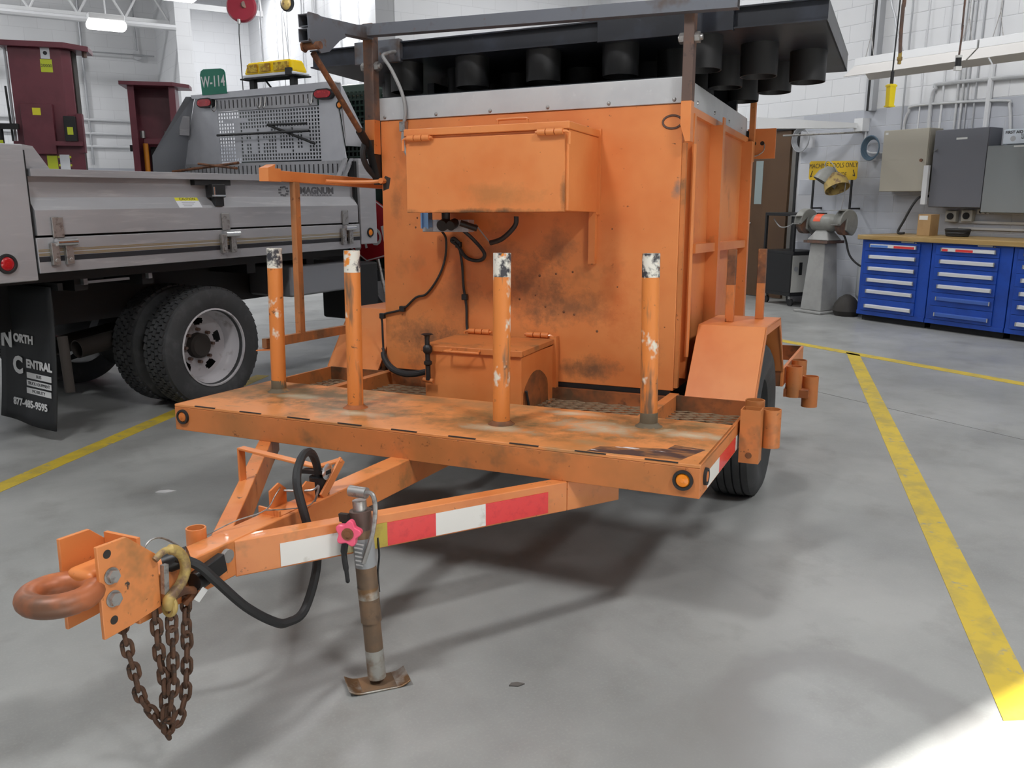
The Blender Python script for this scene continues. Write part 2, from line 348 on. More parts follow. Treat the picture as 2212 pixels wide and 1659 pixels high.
# floor: slabs with a saw-cut joint between them
fl = room(struct(MB().box(-9, 10.5, -14, 34, -.30, -.012).build('floor', 'dark_crack')))
JX, JY = 5.066, 9.3
for (x0, x1, y0, y1) in ((-9, JX, -14, JY), (JX, 10.5, -14, JY), (-9, JX, JY, 34), (JX, 10.5, JY, 34)):
    g = .004
    MB().box(x0 + g, x1 - g, y0 + g, y1 - g, -.10, 0).build('slab', 'concrete', fl)
# painted lines on the floor
def fline(name, pts, label):
    o = MB().prism(pts, 'xy', .0, .0016).build(name, 'floor_yellow'); room(o)
    tag(o, label, 'floor line'); return o
fline('floor_line', [(2.22, 1.02), (2.33, .96), (6.60, 4.66), (6.60, 4.80)], 'wide yellow painted bay line crossing the floor beside the trailer wheel')
fline('floor_line', [(6.545, -3.5), (6.665, -3.5), (6.665, 12.5), (6.545, 12.5)], 'long yellow painted aisle line in front of the blue drawer cabinets')
fline('floor_line', [(-.24, 4.50), (-.12, 4.40), (1.25, 6.35), (1.14, 6.45)] if False else [(x * cos(ROOM) + y * sin(ROOM), -x * sin(ROOM) + y * cos(ROOM)) for x, y in ((-3.2, .75), (-3.1, .73), (-1.93, 6.55), (-2.04, 6.58))],
      'yellow painted bay line between the trailer and the truck')
# fallen scraps on the floor
def scrap(px, py, s, mat, label):
    o = MB().prism([(px - s, py - .3 * s), (px + .2 * s, py - .45 * s), (px + 1.1 * s, py + .15 * s), (px + .1 * s, py + .5 * s), (px - .7 * s, py + .3 * s)], 'xy', 0, .004).build('floor_scrap', mat)
    tag(o, label, 'scrap')
M('scrap_dark', (.12, .11, .10), .8)
M('scuff_white', (.62, .62, .62), .6)
scrap(-1.675, 3.862, .045, 'scuff_white', 'white paint scuff on the floor left of the drawbar')
scrap(.013, 2.215, .022, 'scrap_dark', 'small dark paper scrap on the floor right of the jack foot')
# right wall: block courses near the bench, plain further away
WX = 9.25
wr = MB()
DY0, DY1, DZ = 7.72, 9.3, 2.27
for (y0, y1, z0, z1) in ((-3.6, DY0, 0, 6.4), (DY0, DY1, DZ, 6.4), (DY1, 12.2, 0, 6.4)):
    wr.box(WX + .003, WX + .3, y0, y1, z0, z1)
wr = room(struct(wr.build('wall_right', 'mortar')))
ZP = 2.40
def blockmesh(nm, mat, L=.3965, H=.1965):
    c = .003
    m = MB(); i = 0
    m.quadbox([(.003, 0, 0), (.003, L, 0), (.003, L, H), (.003, 0, H), (0, c, c), (0, L - c, c), (0, L - c, H - c), (0, c, H - c)])
    return m.mesh(nm, mat)
bw, bgm = blockmesh('block_white', 'wall_white'), blockmesh('block_grey', 'wall_grey')
nrow = 28
for r_ in range(nrow):
    z = r_ * .2
    y = 3.86 - (.2 if r_ % 2 else 0)
    while y < 9.0:
        if z > 4.55: break
        if not (y + .4 > DY0 and z < DZ - .05):
            inst('block', bw if z >= ZP - .05 else bgm, wr, loc=(WX, y + .004, z + .003))
        y += .4
# the remaining wall surface (too far or out of view for single blocks), as plain faces
m = MB().box(WX, WX + .003, -3.6, 3.64, 0, ZP).box(WX, WX + .003, 9.32, 12.0, 0, ZP)
m.build('wall_paint', 'far_grey', wr)
m = MB().box(WX, WX + .003, -3.6, 3.64, ZP, 6.4).box(WX, WX + .003, 9.32, 12.0, ZP, 6.4).box(WX, WX + .003, 3.64, 9.32, 4.61, 6.4)
m.build('wall_paint', 'far_white', wr)
# back wall behind the lift, divider, far wall, others
def wall(name, x0, x1, y0, y1, zp=1.95, z1=6.4, lower='far_grey'):
    o = MB().box(x0, x1, y0, y1, zp, z1).build(name, 'far_white'); room(struct(o))
    MB().box(x0, x1, y0, y1, 0, zp).build('lower_band', lower, o)
    return o
M('wall_cream', (.74, .74, .73), .55, layers=[((.66, .66, .66), .5, .45, .7)], bump=(30, .05))
wb = wall('wall_back', -8.3, 2.95, 16.2, 16.5, 1.85)
wd = wall('wall_divider', 2.95, 3.18, 14.45, 16.5, 1.85)
wall('wall_far', 2.95, 5.5, 18.5, 18.8, 2.4)
wall('wall_jog', 5.2, 5.5, 12.0, 18.5, 2.4)
wall('wall_step', 5.2, 9.6, 12.0, 12.3, 2.4)
wall('wall_left', -8.3, -8.0, -3.6, 16.5, 1.95)
wf = wall('wall_front', -8.3, -3.0, -3.9, -3.6, 1.95)
MB().box(4.0, 9.6, -3.9, -3.6, 0, 6.4).box(-3.0, 4.0, -3.9, -3.6, 3.975, 6.4).build('wall_section', 'wall_white', wf)
ce = room(struct(MB().box(-8.3, 9.6, -3.9, 19, 6.4, 6.55).build('ceiling', 'ceiling_white')))
# roof joists (open web)
def joist(x0, x1, y, zb, h, label):
    root = tag(room(empty('roof_joist')), label, 'joist', None)
    MB().box(x0, x1, y - .05, y + .05, zb, zb + .05).build('bottom_chord', 'joist_white', root)
    MB().box(x0, x1, y - .05, y + .05, zb + h - .05, zb + h).build('top_chord', 'joist_white', root)
    n = max(2, int((x1 - x0) / .62)); st = (x1 - x0) / n
    wm = MB().cyl((0, 0, .03), (st / 2, 0, h - .03), .018, 8).mesh('web_bar', 'joist_white')
    wm2 = MB().cyl((st / 2, 0, h - .03), (st, 0, .03), .018, 8).mesh('web_bar', 'joist_white')
    for k in range(n):
        inst('web_bar', wm, root, loc=(x0 + k * st, y, zb)); inst('web_bar', wm2, root, loc=(x0 + k * st, y, zb))
joist(-8, 2.95, 14.9, 4.02, .62, 'white open web roof joist in the corner above the vehicle lift')
M('lamp_lens', (1, 1, 1), .4, emit=((1, .98, .95), 9))
M('lamp_housing', (.75, .76, .77), .4)
def highbay(x, y, z, label, size=(1.25, .55), group=None):
    root = tag(room(empty('high_bay_light')), label, 'ceiling light', group)
    a, b = size[0] / 2, size[1] / 2
    MB().prism([(x - a, z + .02), (x + a, z + .02), (x + a * .8, z + .12), (x - a * .8, z + .12)], 'xz', y - b, y + b).build('housing', 'lamp_housing', root)
    MB().cyl((x, y, z + .12), (x, y, 6.4), .012, 8).build('hanger', 'lamp_housing', root)
    return root
for i, (x, y) in enumerate(LAMPS):  # unseen housings, also for the lamps added only for brightness
    highbay(x, y, 5.19, 'white rectangular ceiling light above the workshop floor, out of the picture', group='ceiling lights above the picture')
def lit(x, y, z, label):
    root = tag(room(empty('hanging_lamp')), label, 'hanging light')
    MB().box(x - .24, x + .24, y - .12, y + .12, z - .055, z + .055).build('lens', 'lamp_lens', root, bevel=.04)
    MB().box(x - .22, x + .22, y - .10, y + .10, z + .057, z + .13).build('housing', 'lamp_housing', root, bevel=.01)
    MB().cyl((x, y, z + .13), (x, y, 6.4), .01, 8).build('hanger', 'lamp_housing', root)
lit(1.783, 13.04, 3.607, 'glowing white lamp hanging in front of the back wall above the vehicle lift')
lit(2.60, 12.5, 3.97, 'glowing white lamp cut off by the top edge beside the red hose reel')
# pipes on the back wall
def pipes(name, path, r, mat, label, group=None, cat='pipe'):
    o = MB().tube(path, r, 8).build(name, mat); room(o); tag(o, label, cat, group); return o
M('pipe_white', (.70, .71, .73), .4); M('pipe_grey', (.46, .47, .49), .4, .4)
for k, z in enumerate((2.63, 2.41, 2.20)):
    pipes('wall_pipe', [(-7.9, 16.15, z), (2.9, 16.15, z)], .022, 'pipe_white', 'thin white pipe along the back wall, %s of three behind the lift columns' % ('topmost', 'middle one', 'lowest')[k])
pipes('wall_pipe', [(1.80, 16.15, 5.5), (1.80, 16.15, 1.9)], .02, 'pipe_grey', 'vertical grey conduit on the back wall between the two lift columns')
pipes('wall_pipe', [(2.62, 16.15, 5.0), (2.64, 16.15, 3.73)], .012, 'pipe_grey', 'short thin conduit dropping to a round box on the back wall')
o = MB().cyl((2.64, 16.2, 3.70), (2.64, 16.12, 3.70), .07, 16).build('junction_box', 'pipe_white'); room(o); tag(o, 'small round white junction box on the back wall', 'junction box')
pipes('wall_pipe', [(-7.9, 16.1, 3.66), (2.9, 16.1, 3.70)], .012, 'pipe_grey', 'thin horizontal conduit high on the back wall meeting the round box')
pipes('ceiling_pipe', [(-7.9, 14.2, 3.86), (2.90, 14.2, 3.86)], .045, 'pipe_white', 'white pipe running below the roof joist above the lift')
# cantilever bracket and hose reel in the far bay
root = tag(room(empty('wall_bracket')), 'grey steel bracket arm reaching out from the divider wall', 'bracket')
MB().box(3.18, 4.33, 14.50, 14.58, 4.215, 4.30).build('arm', 'joist_white', root)
MB().bar((4.02, 14.54, 4.30), (4.28, 14.54, 4.55), .03, .03, (0, 1, 0)).bar((4.31, 14.54, 4.30), (4.28, 14.54, 4.55), .03, .03, (0, 1, 0)).build('brace', 'joist_white', root)
M('reel_red', (.22, .010, .024), .4, layers=[((.20, .01, .02), 8, .5, .7)])
root = tag(room(empty('hose_reel')), 'dark red round hose reel hanging near the ceiling with a cable', 'hose reel')
m = MB().lathe([(0, -.06), (.21, -.06), (.235, -.03), (.235, .03), (.21, .06), (0, .06)], (0, 0, 0), 'y', 36)
m.xf(Matrix.Translation((3.97, 14.42, 4.31)) @ Matrix.Rotation(R(-30), 4, 'Z')); m.build('drum', 'reel_red', root)
MB().cyl((3.985, 14.36, 4.33), (3.99, 14.33, 4.335), .05, 16).build('hub', 'steel_brown', root)
MB().tube([(3.91, 14.40, 4.11), (3.895, 14.40, 3.9), (3.90, 14.40, 3.0)], .008, 6).build('cable', 'black', root)
MB().cyl((3.91, 14.40, 4.12), (3.908, 14.40, 4.05), .028, 10).build('cable_stop', 'zinc', root)
MB().box(3.95, 3.99, 14.40, 14.46, 4.52, 6.4).build('hanger', 'joist_white', root)
root = tag(room(empty('dome_lamp')), 'small round dome lamp with a dark rim high near the top edge', 'dome lamp')
m = MB().lathe([(0, .05), (.05, .045), (.09, .02), (.10, 0)], (0, 0, 0), 'y', 24); m.xf(Matrix.Translation((4.62, 14.2, 4.40)) @ Matrix.Rotation(R(120), 4, 'Z')); m.build('dome', 'hookyellow', root)
m = MB().lathe([(.10, 0), (.125, 0), (.125, -.05), (0, -.05)], (0, 0, 0), 'y', 24); m.xf(Matrix.Translation((4.62, 14.2, 4.40)) @ Matrix.Rotation(R(120), 4, 'Z')); m.build('rim', 'black', root)
MB().cyl((4.62, 14.2, 4.5), (4.62, 14.2, 6.4), .012, 8).build('hanger', 'pipe_grey', root)
# conduits and cables running down the far stretch of the right wall
ORD = ('first', 'second', 'third', 'fourth', 'fifth', 'sixth', 'seventh', 'eighth', 'ninth')
for k, (y, r) in enumerate(((17.6, .010), (16.6, .014), (15.9, .008), (15.1, .012), (14.5, .024), (14.0, .008), (13.3, .010), (12.6, .014))):
    pipes('wall_conduit', [(5.17, y, 6.4), (5.17, y, .4)], r, 'pipe_white' if k % 3 == 1 else 'pipe_grey', 'thin vertical conduit on the bright wall above the truck, %s from the left' % ORD[k], 'far vertical conduits', 'conduit')
pipes('hanging_cable', [(3.83, 13.0, 6.4), (3.84, 13.0, 4.2), (3.86, 13, 2.2)], .008, 'pipe_grey', 'thin cable hanging straight down behind the amber light bar', None, 'cable')
pipes('hanging_cable', smooth([(4.17, 13.0, 2.0), (4.15, 13, 3.4), (4.155, 13, 3.95), (4.17, 13, 4.02), (4.185, 13.0, 3.9), (4.30, 13, 2.5), (4.34, 13, 2.05)]), .008, 'pipe_grey', 'looped thin cable hanging left of the rack bracket', None, 'cable')
# ================================================================ THE TRAILER (own frame: +X right, +Y rearwards, ground z = 0 at the axle)
TRM = Matrix(((.908465, .417959, .001035, .273), (-.417727, .907873, .035636, 4.326), (.013955, -.032806, .999364, -.015), (0, 0, 0, 1)))
TR = empty('arrow_board_trailer'); TR.rotation_mode = 'QUATERNION'; TR.rotation_quaternion = TRM.to_quaternion(); TR.location = TRM.translation
tag(TR, 'orange single-axle traffic trailer with big box, four posts and folded black arrow board', 'trailer')
# --- front deck
YF, YB, ZD = -1.615, -1.035, .55
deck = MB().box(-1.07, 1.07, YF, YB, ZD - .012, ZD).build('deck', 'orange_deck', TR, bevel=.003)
MB().box(-1.07, 1.07, YF, YF + .010, .443, ZD - .012).box(-1.07, 1.07, YF + .01, YF + .05, .443, .452).build('front_apron', 'orange_dirty', deck, bevel=.002)
wm = MB().box(0, .105, -.0012, .005, -.0020, .0012).mesh('edge_gap', 'axle_dark')
for k in range(9):
    inst('edge_gap', wm, deck, loc=(-.96 + k * .232, YF, ZD))
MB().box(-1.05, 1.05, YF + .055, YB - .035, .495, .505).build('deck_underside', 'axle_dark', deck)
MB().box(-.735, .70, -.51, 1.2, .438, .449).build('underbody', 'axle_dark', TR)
# --- side rails, sills and pockets
for s in (-1, 1):
    MB().box(s * 1.07, s * 1.058, YF + .011, -.575, .443, ZD).build('side_rail', 'orange_dirty', TR, bevel=.002)
    MB().box(s * .70, s * .742, YB, -.532, .45, ZD - .001).build('inner_rail', 'orange_dirty', TR, bevel=.002)
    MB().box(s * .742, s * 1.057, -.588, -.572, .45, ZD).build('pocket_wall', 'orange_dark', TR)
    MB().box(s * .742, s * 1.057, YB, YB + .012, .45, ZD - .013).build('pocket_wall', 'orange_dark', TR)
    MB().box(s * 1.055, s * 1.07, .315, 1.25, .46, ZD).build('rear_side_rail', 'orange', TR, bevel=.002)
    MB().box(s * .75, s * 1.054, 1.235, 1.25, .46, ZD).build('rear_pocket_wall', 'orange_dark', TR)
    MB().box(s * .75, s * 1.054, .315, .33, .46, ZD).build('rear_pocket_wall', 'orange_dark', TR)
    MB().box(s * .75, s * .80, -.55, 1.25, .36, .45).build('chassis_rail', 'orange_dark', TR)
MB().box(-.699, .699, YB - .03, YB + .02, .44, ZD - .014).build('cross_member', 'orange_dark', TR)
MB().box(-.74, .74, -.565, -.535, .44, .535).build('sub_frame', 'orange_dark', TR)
MB().box(-.735, .70, -.529, -.515, .535, .556).build('gap_strip', 'black', TR)  # black strip filling the gap below the box front
# expanded metal floor of the pockets
def grating(x0, x1, y0, y1, z, px=.052, py=.024):
    m = MB(); ny = int((y1 - y0) / py); nx = int((x1 - x0) / px)
    for j in range(ny):
        for i in range(nx):
            xa = x0 + i * px; ya = y0 + j * py; f = 1 if (i + j) % 2 else -1
            a = (xa, ya + (py if f < 0 else 0), z); b = (xa + px, ya + (0 if f < 0 else py), z)
            m.bar(a, b, .006, .004)
    return m
for nm, a in (('grating', (-.70, .70, -1.015, -.565, .486)), ('grating', (.742, 1.056, -1.022, -.588, .486)), ('grating', (-1.056, -.742, -1.022, -.588, .486))):
    g = grating(*a).build(nm, 'grate', TR); g['kind'] = 'stuff'
# --- round lamps on the deck edge
def lamp(mx, lens, parent=TR, r=.031, name='marker_lamp'):
    m = MB().lathe([(r * .70, .004), (r * .78, .010), (r, .010), (r * 1.04, .004), (r * 1.04, 0)], (0, 0, 0), 'z', 28); m.xf(mx)
    o = m.build(name, 'black_rubber', parent)
    m = MB().lathe([(0, .011), (r * .35, .0105), (r * .6, .009), (r * .72, .004)], (0, 0, 0), 'z', 24); m.xf(mx); m.build('lens', lens, o)
    m = MB().lathe([(0, .0118), (r * .18, .0118), (r * .2, .0105)], (0, 0, 0), 'z', 12); m.xf(mx); m.build('lens_boss', lens, o)
    return o
lamp(frame((1.018, YF, .497), (1, 0, 0), (0, 0, 1)), 'amber')
MATS['orange_lens'] = M('orange_lens', (.62, .17, .03), .4)
lamp(frame((-1.025, YF, .500), (1, 0, 0), (0, 0, 1)), 'orange_lens', r=.029)
lamp(frame((1.07, -1.545, .497), (0, 1, 0), (0, 0, 1)), 'orange_lens', r=.027)
# reflective tape on the right side rail
for k, (a, b, mt) in enumerate(((-1.505, -1.32, 'tape_white'), (-1.318, -1.02, 'tape_red'), (-1.018, -.83, 'tape_white'))):
    MB().box(1.0702, 1.0712, a, b, .448, .502).build('reflective_tape', mt, TR)
# scraped paint on the deck corner
MB().prism([(.70, -1.60), (1.00, -1.585), (1.045, -1.43), (.94, -1.41), (.93, -1.47), (.80, -1.50), (.72, -1.53)], 'xy', ZD, ZD + .0006).build('paint_scrape', 'scrape', deck)
# --- four stub posts
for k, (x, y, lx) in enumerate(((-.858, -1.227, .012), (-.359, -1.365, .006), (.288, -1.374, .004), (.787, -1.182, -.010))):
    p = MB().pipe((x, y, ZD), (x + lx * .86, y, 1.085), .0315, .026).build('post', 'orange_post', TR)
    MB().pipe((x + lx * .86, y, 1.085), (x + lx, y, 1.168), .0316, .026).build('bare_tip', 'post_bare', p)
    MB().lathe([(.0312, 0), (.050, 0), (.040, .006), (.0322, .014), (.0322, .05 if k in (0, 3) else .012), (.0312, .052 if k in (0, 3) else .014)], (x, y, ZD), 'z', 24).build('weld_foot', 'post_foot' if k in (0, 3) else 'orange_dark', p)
# --- the big box
BX0, BX1, BY0, BY1 = -.755, .712, -.529, .95
box = MB().box(BX0, BX1, BY0, BY1, .556, 1.757).build('box_body', 'orange_box', TR, bevel=.004)
MB().box(BX0 - .006, BX1 + .006, BY0 - .006, BY1 + .006, 1.757, 1.860).build('trim_band', 'galv', TR, bevel=.003)
MB().box(BX0 + .01, BX1 - .01, BY0 + .01, BY1 - .01, 1.860, 1.866).build('box_top', 'black_board', TR)
sm = MB().lathe([(0, .006), (.006, .005), (.009, 0)], (0, 0, 0), 'z', 10).mesh('screw', 'zinc')
for k in range(6):
    inst('screw', sm, box, frame((BX0 + .03 + k * .28, BY0 - .006, 1.772), (1, 0, 0), (0, 0, 1)))
for k in range(4):
    inst('screw', sm, box, frame((BX1 + .006, -.30 + k * .36, 1.785), (0, 1, 0), (0, 0, 1)))
# right side framing of the box
for (y, d, fl_) in ((-.44, .030, .035), (.02, .058, .055), (.86, .055, .05)):
    r_ = MB().box(BX1, BX1 + d, y, y + .006, .60, 1.725).box(BX1 + d - .006, BX1 + d, y + .006, y + fl_, .60, 1.76 if y == .02 else 1.725).build('side_rib', 'orange', TR)
MB().box(BX1, BX1 + .045, -.40, .015, 1.145, 1.185).build('side_rail_bar', 'orange', TR)
MB().box(BX1, BX1 + .045, .08, .855, 1.145, 1.185).build('side_rail_bar', 'orange', TR)
MB().box(BX1, BX1 + .022, -.50, .93, 1.722, 1.752).build('upper_lip', 'orange', TR)
MB().tube([(BX1 + .035, -.455, 1.60), (BX1 + .036, -.455, .80), (BX1 + .034, -.452, .70)], .010, 8).build('tie_rod', 'orange', TR)
MB().box(BX1 + .001, BX1 + .018, -.524, -.50, .57, 1.60).build('corner_flange', 'orange_dirty', TR)
# burn mark ring and rusty streak on the front, upper right
m = MB().tube([(.669 + .040 * cos(a), BY0 - .0006, 1.684 + .026 * sin(a)) for a in [2 * pi * k / 24 for k in range(24)]], .0045, 6, closed=True)
m.build('burn_ring', 'scrape' if False else 'steel_brown', box)
# --- uprights of the arrow board
for s, x0, x1 in ((-1, -.805, -.752), (1, .716, .758)):
    zt = 2.19 if s < 0 else 2.40
    u = MB().prism([(x0, 1.757), (x1, 1.757), (x1, zt), (x0, zt)], 'xz', -.585, -.535).build('upright', 'steel_brown', TR, bevel=.002)
    MB().prism([(x0, 1.757), (x1, 1.757), (x1, 1.60), (x1 - .02, 1.60), (x0, 1.665)], 'xz', -.586, -.536).build('upright_foot', 'orange', u)
    MB().cyl((x0 - .025, -.56, 2.00), (x1 + .03, -.56, 2.00), .012, 10).cyl((x1, -.56, 2.0), (x1 + .02, -.56, 2.0), .022, 6).cyl((x0 - .02, -.56, 2.0), (x0, -.56, 2.0), .022, 6).build('pivot_bolt', 'zinc', u)
# cross tube
MB().hollow((-.83, -.605, 2.152), (.93, -.605, 2.106), .05, .05, .004).build('cross_tube', 'steel_grey', TR)
# left lever arm with bracket, gas strut
arm = MB().hollow((-.775, -.58, 2.142), (-.775, -1.06, 2.105), .05, .05, .004).build('lever_arm', 'steel_grey', TR)
MB().hollow((-.775, -.93, 2.052), (-.775, -1.062, 2.047), .05, .052, .004).build('lever_arm_lower', 'steel_grey', arm)
MB().prism([(-1.062, 2.135), (-1.0, 2.138), (-.83, 2.112), (-.80, 2.085), (-.85, 2.06), (-.93, 2.00), (-.985, 1.985), (-1.062, 2.03)], 'yz', -.750, -.743).build('gusset_plate', 'steel_grey', arm)
MB().cyl((-.80, -1.02, 2.01), (-.72, -1.02, 2.01), .016, 10).cyl((-.81, -1.02, 2.01), (-.80, -1.02, 2.01), .024, 6).build('bracket_bolt', 'rust', arm)
st = MB().cyl((-.775, -1.00, 1.985), (-.785, -.66, 1.70), .0135, 12).build('gas_strut', 'rust', TR)
MB().cyl((-.785, -.66, 1.70), (-.79, -.575, 1.63), .020, 12).build('strut_sleeve', 'black', st)
MB().tube(smooth([(-.795, -.60, 1.66), (-.80, -.62, 1.60), (-.80, -.585, 1.54), (-.79, -.52, 1.49)]), .014, 8).build('strut_hose', 'black_rubber', st)
MB().prism([(-.61, 1.66), (-.56, 1.67), (-.50, 1.60), (-.50, 1.46), (-.53, 1.46)], 'yz', -.80, -.757).build('strut_mount', 'black', st)
# --- arrow board, folded flat above the box
AX, AY0, AY1, AZ0, AZ1 = 1.238, -.42, .80, 2.05, 2.135
ab = MB().box(-AX, AX, AY0, AY1, AZ0, AZ0 + .006).box(-AX, AX, AY0, AY1, AZ1 - .006, AZ1).box(-AX, AX, AY0 + .022, AY0 + .030, AZ0, AZ1).box(-AX, AX, AY1 - .03, AY1 - .022, AZ0, AZ1) \
    .box(-AX + .0, -AX + .008, AY0 + .03, AY1 - .03, AZ0, AZ1).box(AX - .008, AX, AY0 + .03, AY1 - .03, AZ0, AZ1).build('arrow_board', 'black_board', TR)
for x0, x1 in ((-.96, -.70), (.30, .88)):
    MB().box(x0, x1, AY0 - .012, AY0 + .021, AZ0 - .008, AZ1 + .012).build('board_bracket', 'steel_grey' if x0 < 0 else 'black_board', ab, bevel=.003)
hm = MB().lathe([(.074, 0), (.082, 0), (.080, -.135), (.076, -.135), (.070, -.05), (.0, -.045)], (0, 0, 0), 'z', 28).mesh('lamp_hood', 'hood')
hoods = [(sx * x, y) for sx in (-1, 1) for x, y in ((1.11, .19), (.93, -.06), (.93, .44), (.735, -.31), (.735, .69), (.735, .19), (.37, .19), (.37, -.31), (.37, .69), (.55, -.06), (.55, .44))] + [(0, .19), (0, -.31), (0, .69)]
for x, y in hoods: inst('lamp_hood', hm, ab, loc=(x, y, AZ0))
MB().box(-.74, .70, .70, .74, 1.868, AZ0 - .002).box(-.74, -.70, -.1, .70, 1.868, AZ0 - .06).build('gap_backing', 'black_board', TR)  # added black sheets darken the gap between box top and board
# hanging harness below the board and its grey conduit
MB().tube(smooth([(-.72, -.44, 2.085), (-.70, -.53, 2.062), (-.717, -.55, 2.045), (-.673, -.55, 1.983), (-.618, -.55, 1.876), (-.602, -.55, 1.792), (-.611, -.55, 1.729), (-.618, -.55, 1.656), (-.60, -.55, 1.60), (-.56, -.545, 1.565), (-.40, -.54, 1.56)]), .0085, 8).build('grey_conduit', 'grey_cable', TR)
MB().box(-.63, -.60, -.56, -.53, 1.70, 1.745).build('conduit_clamp', 'zinc', TR)
# rear upright and plate
MB().box(.735, .765, .93, .97, 1.62, 2.045).build('rear_upright', 'orange_dirty', TR, bevel=.002)
pl_ = MB().box(.715, .872, 1.0, 1.012, 1.640, 1.805).build('rear_plate', 'orange', TR)
for x in (.755, .80): MB().cyl((x, .9985, 1.725), (x, 1.0, 1.725), .012, 12).build('plate_hole', 'axle_dark', pl_)
MB().box(.70, .735, .95, 1.02, 1.65, 1.79).build('rear_latch', 'black', TR)
MB().box(.714, .735, .95, 1.0, .60, 1.66).build('rear_corner_post', 'orange', TR)
MB().tube(smooth([(.73, .985, 1.66), (.77, .985, 1.655), (.81, .985, 1.68), (.815, .99, 1.72)]), .003, 6).build('safety_wire', 'zinc', TR)
# --- upper tool box
UX0, UX1, UY0, UZ0, UZ1 = -.385, .352, -.893, 1.321, 1.635
ub = MB().box(UX0 + .004, UX1, UY0 + .006, BY0 - .001, UZ0, UZ1).build('upper_tool_box', 'orange', TR, bevel=.003)
MB().box(UX0 - .002, UX1 - .012, UY0 - .008, UY0 + .005, UZ0 - .004, UZ1 - .012).build('front_door', 'orange_tool', ub, bevel=.003)
MB().box(UX0 - .012, UX1 + .006, UY0 - .008, BY0, UZ1, UZ1 + .03).build('lid', 'orange', ub, bevel=.004)
def hinge(cx, y, z, par, sgn):
    for k in range(3): MB().cyl((cx - .055 + k * .037, y, z), (cx - .022 + k * .037, y, z), .013, 12).build('hinge_knuckle', 'orange', par)
    MB().tube([(cx - sgn * .065, y, z), (cx + sgn * .066, y, z), (cx + sgn * .078, y, z - .006), (cx + sgn * .078, y, z - .05)], .006, 8).build('hinge_pin', 'orange', par)
hinge(-.315, UY0 - .020, UZ1 - .010, ub, -1); hinge(.285, UY0 - .020, UZ1 - .010, ub, 1)
MB().tube(smooth([(-.024, -.75, UZ1 + .03), (-.024, -.75, UZ1 + .060), (-.016, -.75, UZ1 + .068), (.104, -.75, UZ1 + .068), (.112, -.75, UZ1 + .060), (.112, -.75, UZ1 + .03)], 4), .006, 8).build('lid_handle', 'orange', ub)
MB().box(UX1 - .06, UX1 + .012, BY0 - .012, BY0 - .001, UZ0 - .01, UZ1 + .035).build('box_flange', 'orange', ub)
MB().box(UX1 - .03, UX1, BY0 - .03, BY0 - .001, 1.10, UZ0).build('box_brace', 'orange', ub)
# connector rail under the tool box
cb = MB().box(-.455, -.215, -.66, -.60, 1.235, 1.29).build('connector_bracket', 'alu', TR, bevel=.003)
M('blue_steel', (.22, .36, .58), .3, .7)
MB().box(-.44, -.40, -.69, -.661, 1.255, 1.325).box(-.44, -.432, -.70, -.69, 1.25, 1.32).box(-.408, -.40, -.70, -.69, 1.25, 1.32).build('socket_cover', 'blue_steel', cb)
MB().cyl((-.33, -.70, 1.262), (-.33, -.655, 1.275), .026, 16).cyl((-.285, -.70, 1.262), (-.285, -.655, 1.275), .022, 16).cyl((-.24, -.69, 1.275), (-.17, -.66, 1.25), .014, 10).build('socket', 'black', cb)
MB().cyl((-.33, -.66, 1.26), (-.33, -.66, 1.322), .02, 12).build('socket_stem', 'black', cb)
def cable(name, pts, r, mat='black_rubber', par=TR): return MB().tube(smooth(pts), r, 8).build(name, mat, par)
cable('wire', [(-.388, -.60, 1.24), (-.392, -.55, 1.20), (-.405, -.54, 1.106), (-.444, -.54, 1.017), (-.51, -.54, .938), (-.57, -.54, .918), (-.648, -.54, .858), (-.763, -.54, .825), (-.768, -.54, .779), (-.765, -.54, .639), (-.73, -.58, .60)], .0055)
cable('wire', [(-.352, -.57, 1.189), (-.329, -.55, 1.183), (-.313, -.54, 1.086), (-.306, -.54, .977), (-.292, -.54, .89), (-.291, -.54, .802), (-.284, -.545, .765)], .006)
cable('wire_loop', [(-.285, -.68, 1.265), (-.268, -.62, 1.245), (-.23, -.57, 1.194), (-.187, -.56, 1.142), (-.195, -.555, 1.112), (-.232, -.555, 1.103), (-.285, -.555, 1.119), (-.328, -.555, 1.172), (-.355, -.56, 1.192), (-.34, -.57, 1.205), (-.318, -.56, 1.185)], .0085)
cable('hose_stub', [(-.005, -.60, 1.304), (-.012, -.60, 1.262), (-.074, -.60, 1.206), (-.135, -.60, 1.186)], .0115)
cable('thin_wire', [(-.135, -.60, 1.186), (-.17, -.61, 1.23), (-.20, -.62, 1.27)], .003, 'grey_cable')
for k, p in enumerate(((-.648, -.539, .86), (-.30, -.539, .93), (-.765, -.54, .82), (-.327, -.545, 1.175))):
    MB().box(p[0] - .014, p[0] + .014, p[1] - .012, p[1] + .010, p[2] - .014, p[2] + .014).build('cable_clip', 'black', TR, bevel=.004)
cable('harness', [(-.74, -.58, .64), (-.722, -.60, .614), (-.67, -.62, .571), (-.59, -.63, .551), (-.498, -.64, .562), (-.40, -.66, .60), (-.33, -.68, .63)], .013)
cable('harness', [(-.755, -.56, .66), (-.70, -.60, .60), (-.63, -.62, .566), (-.55, -.63, .562), (-.45, -.65, .585), (-.33, -.68, .62)], .008)
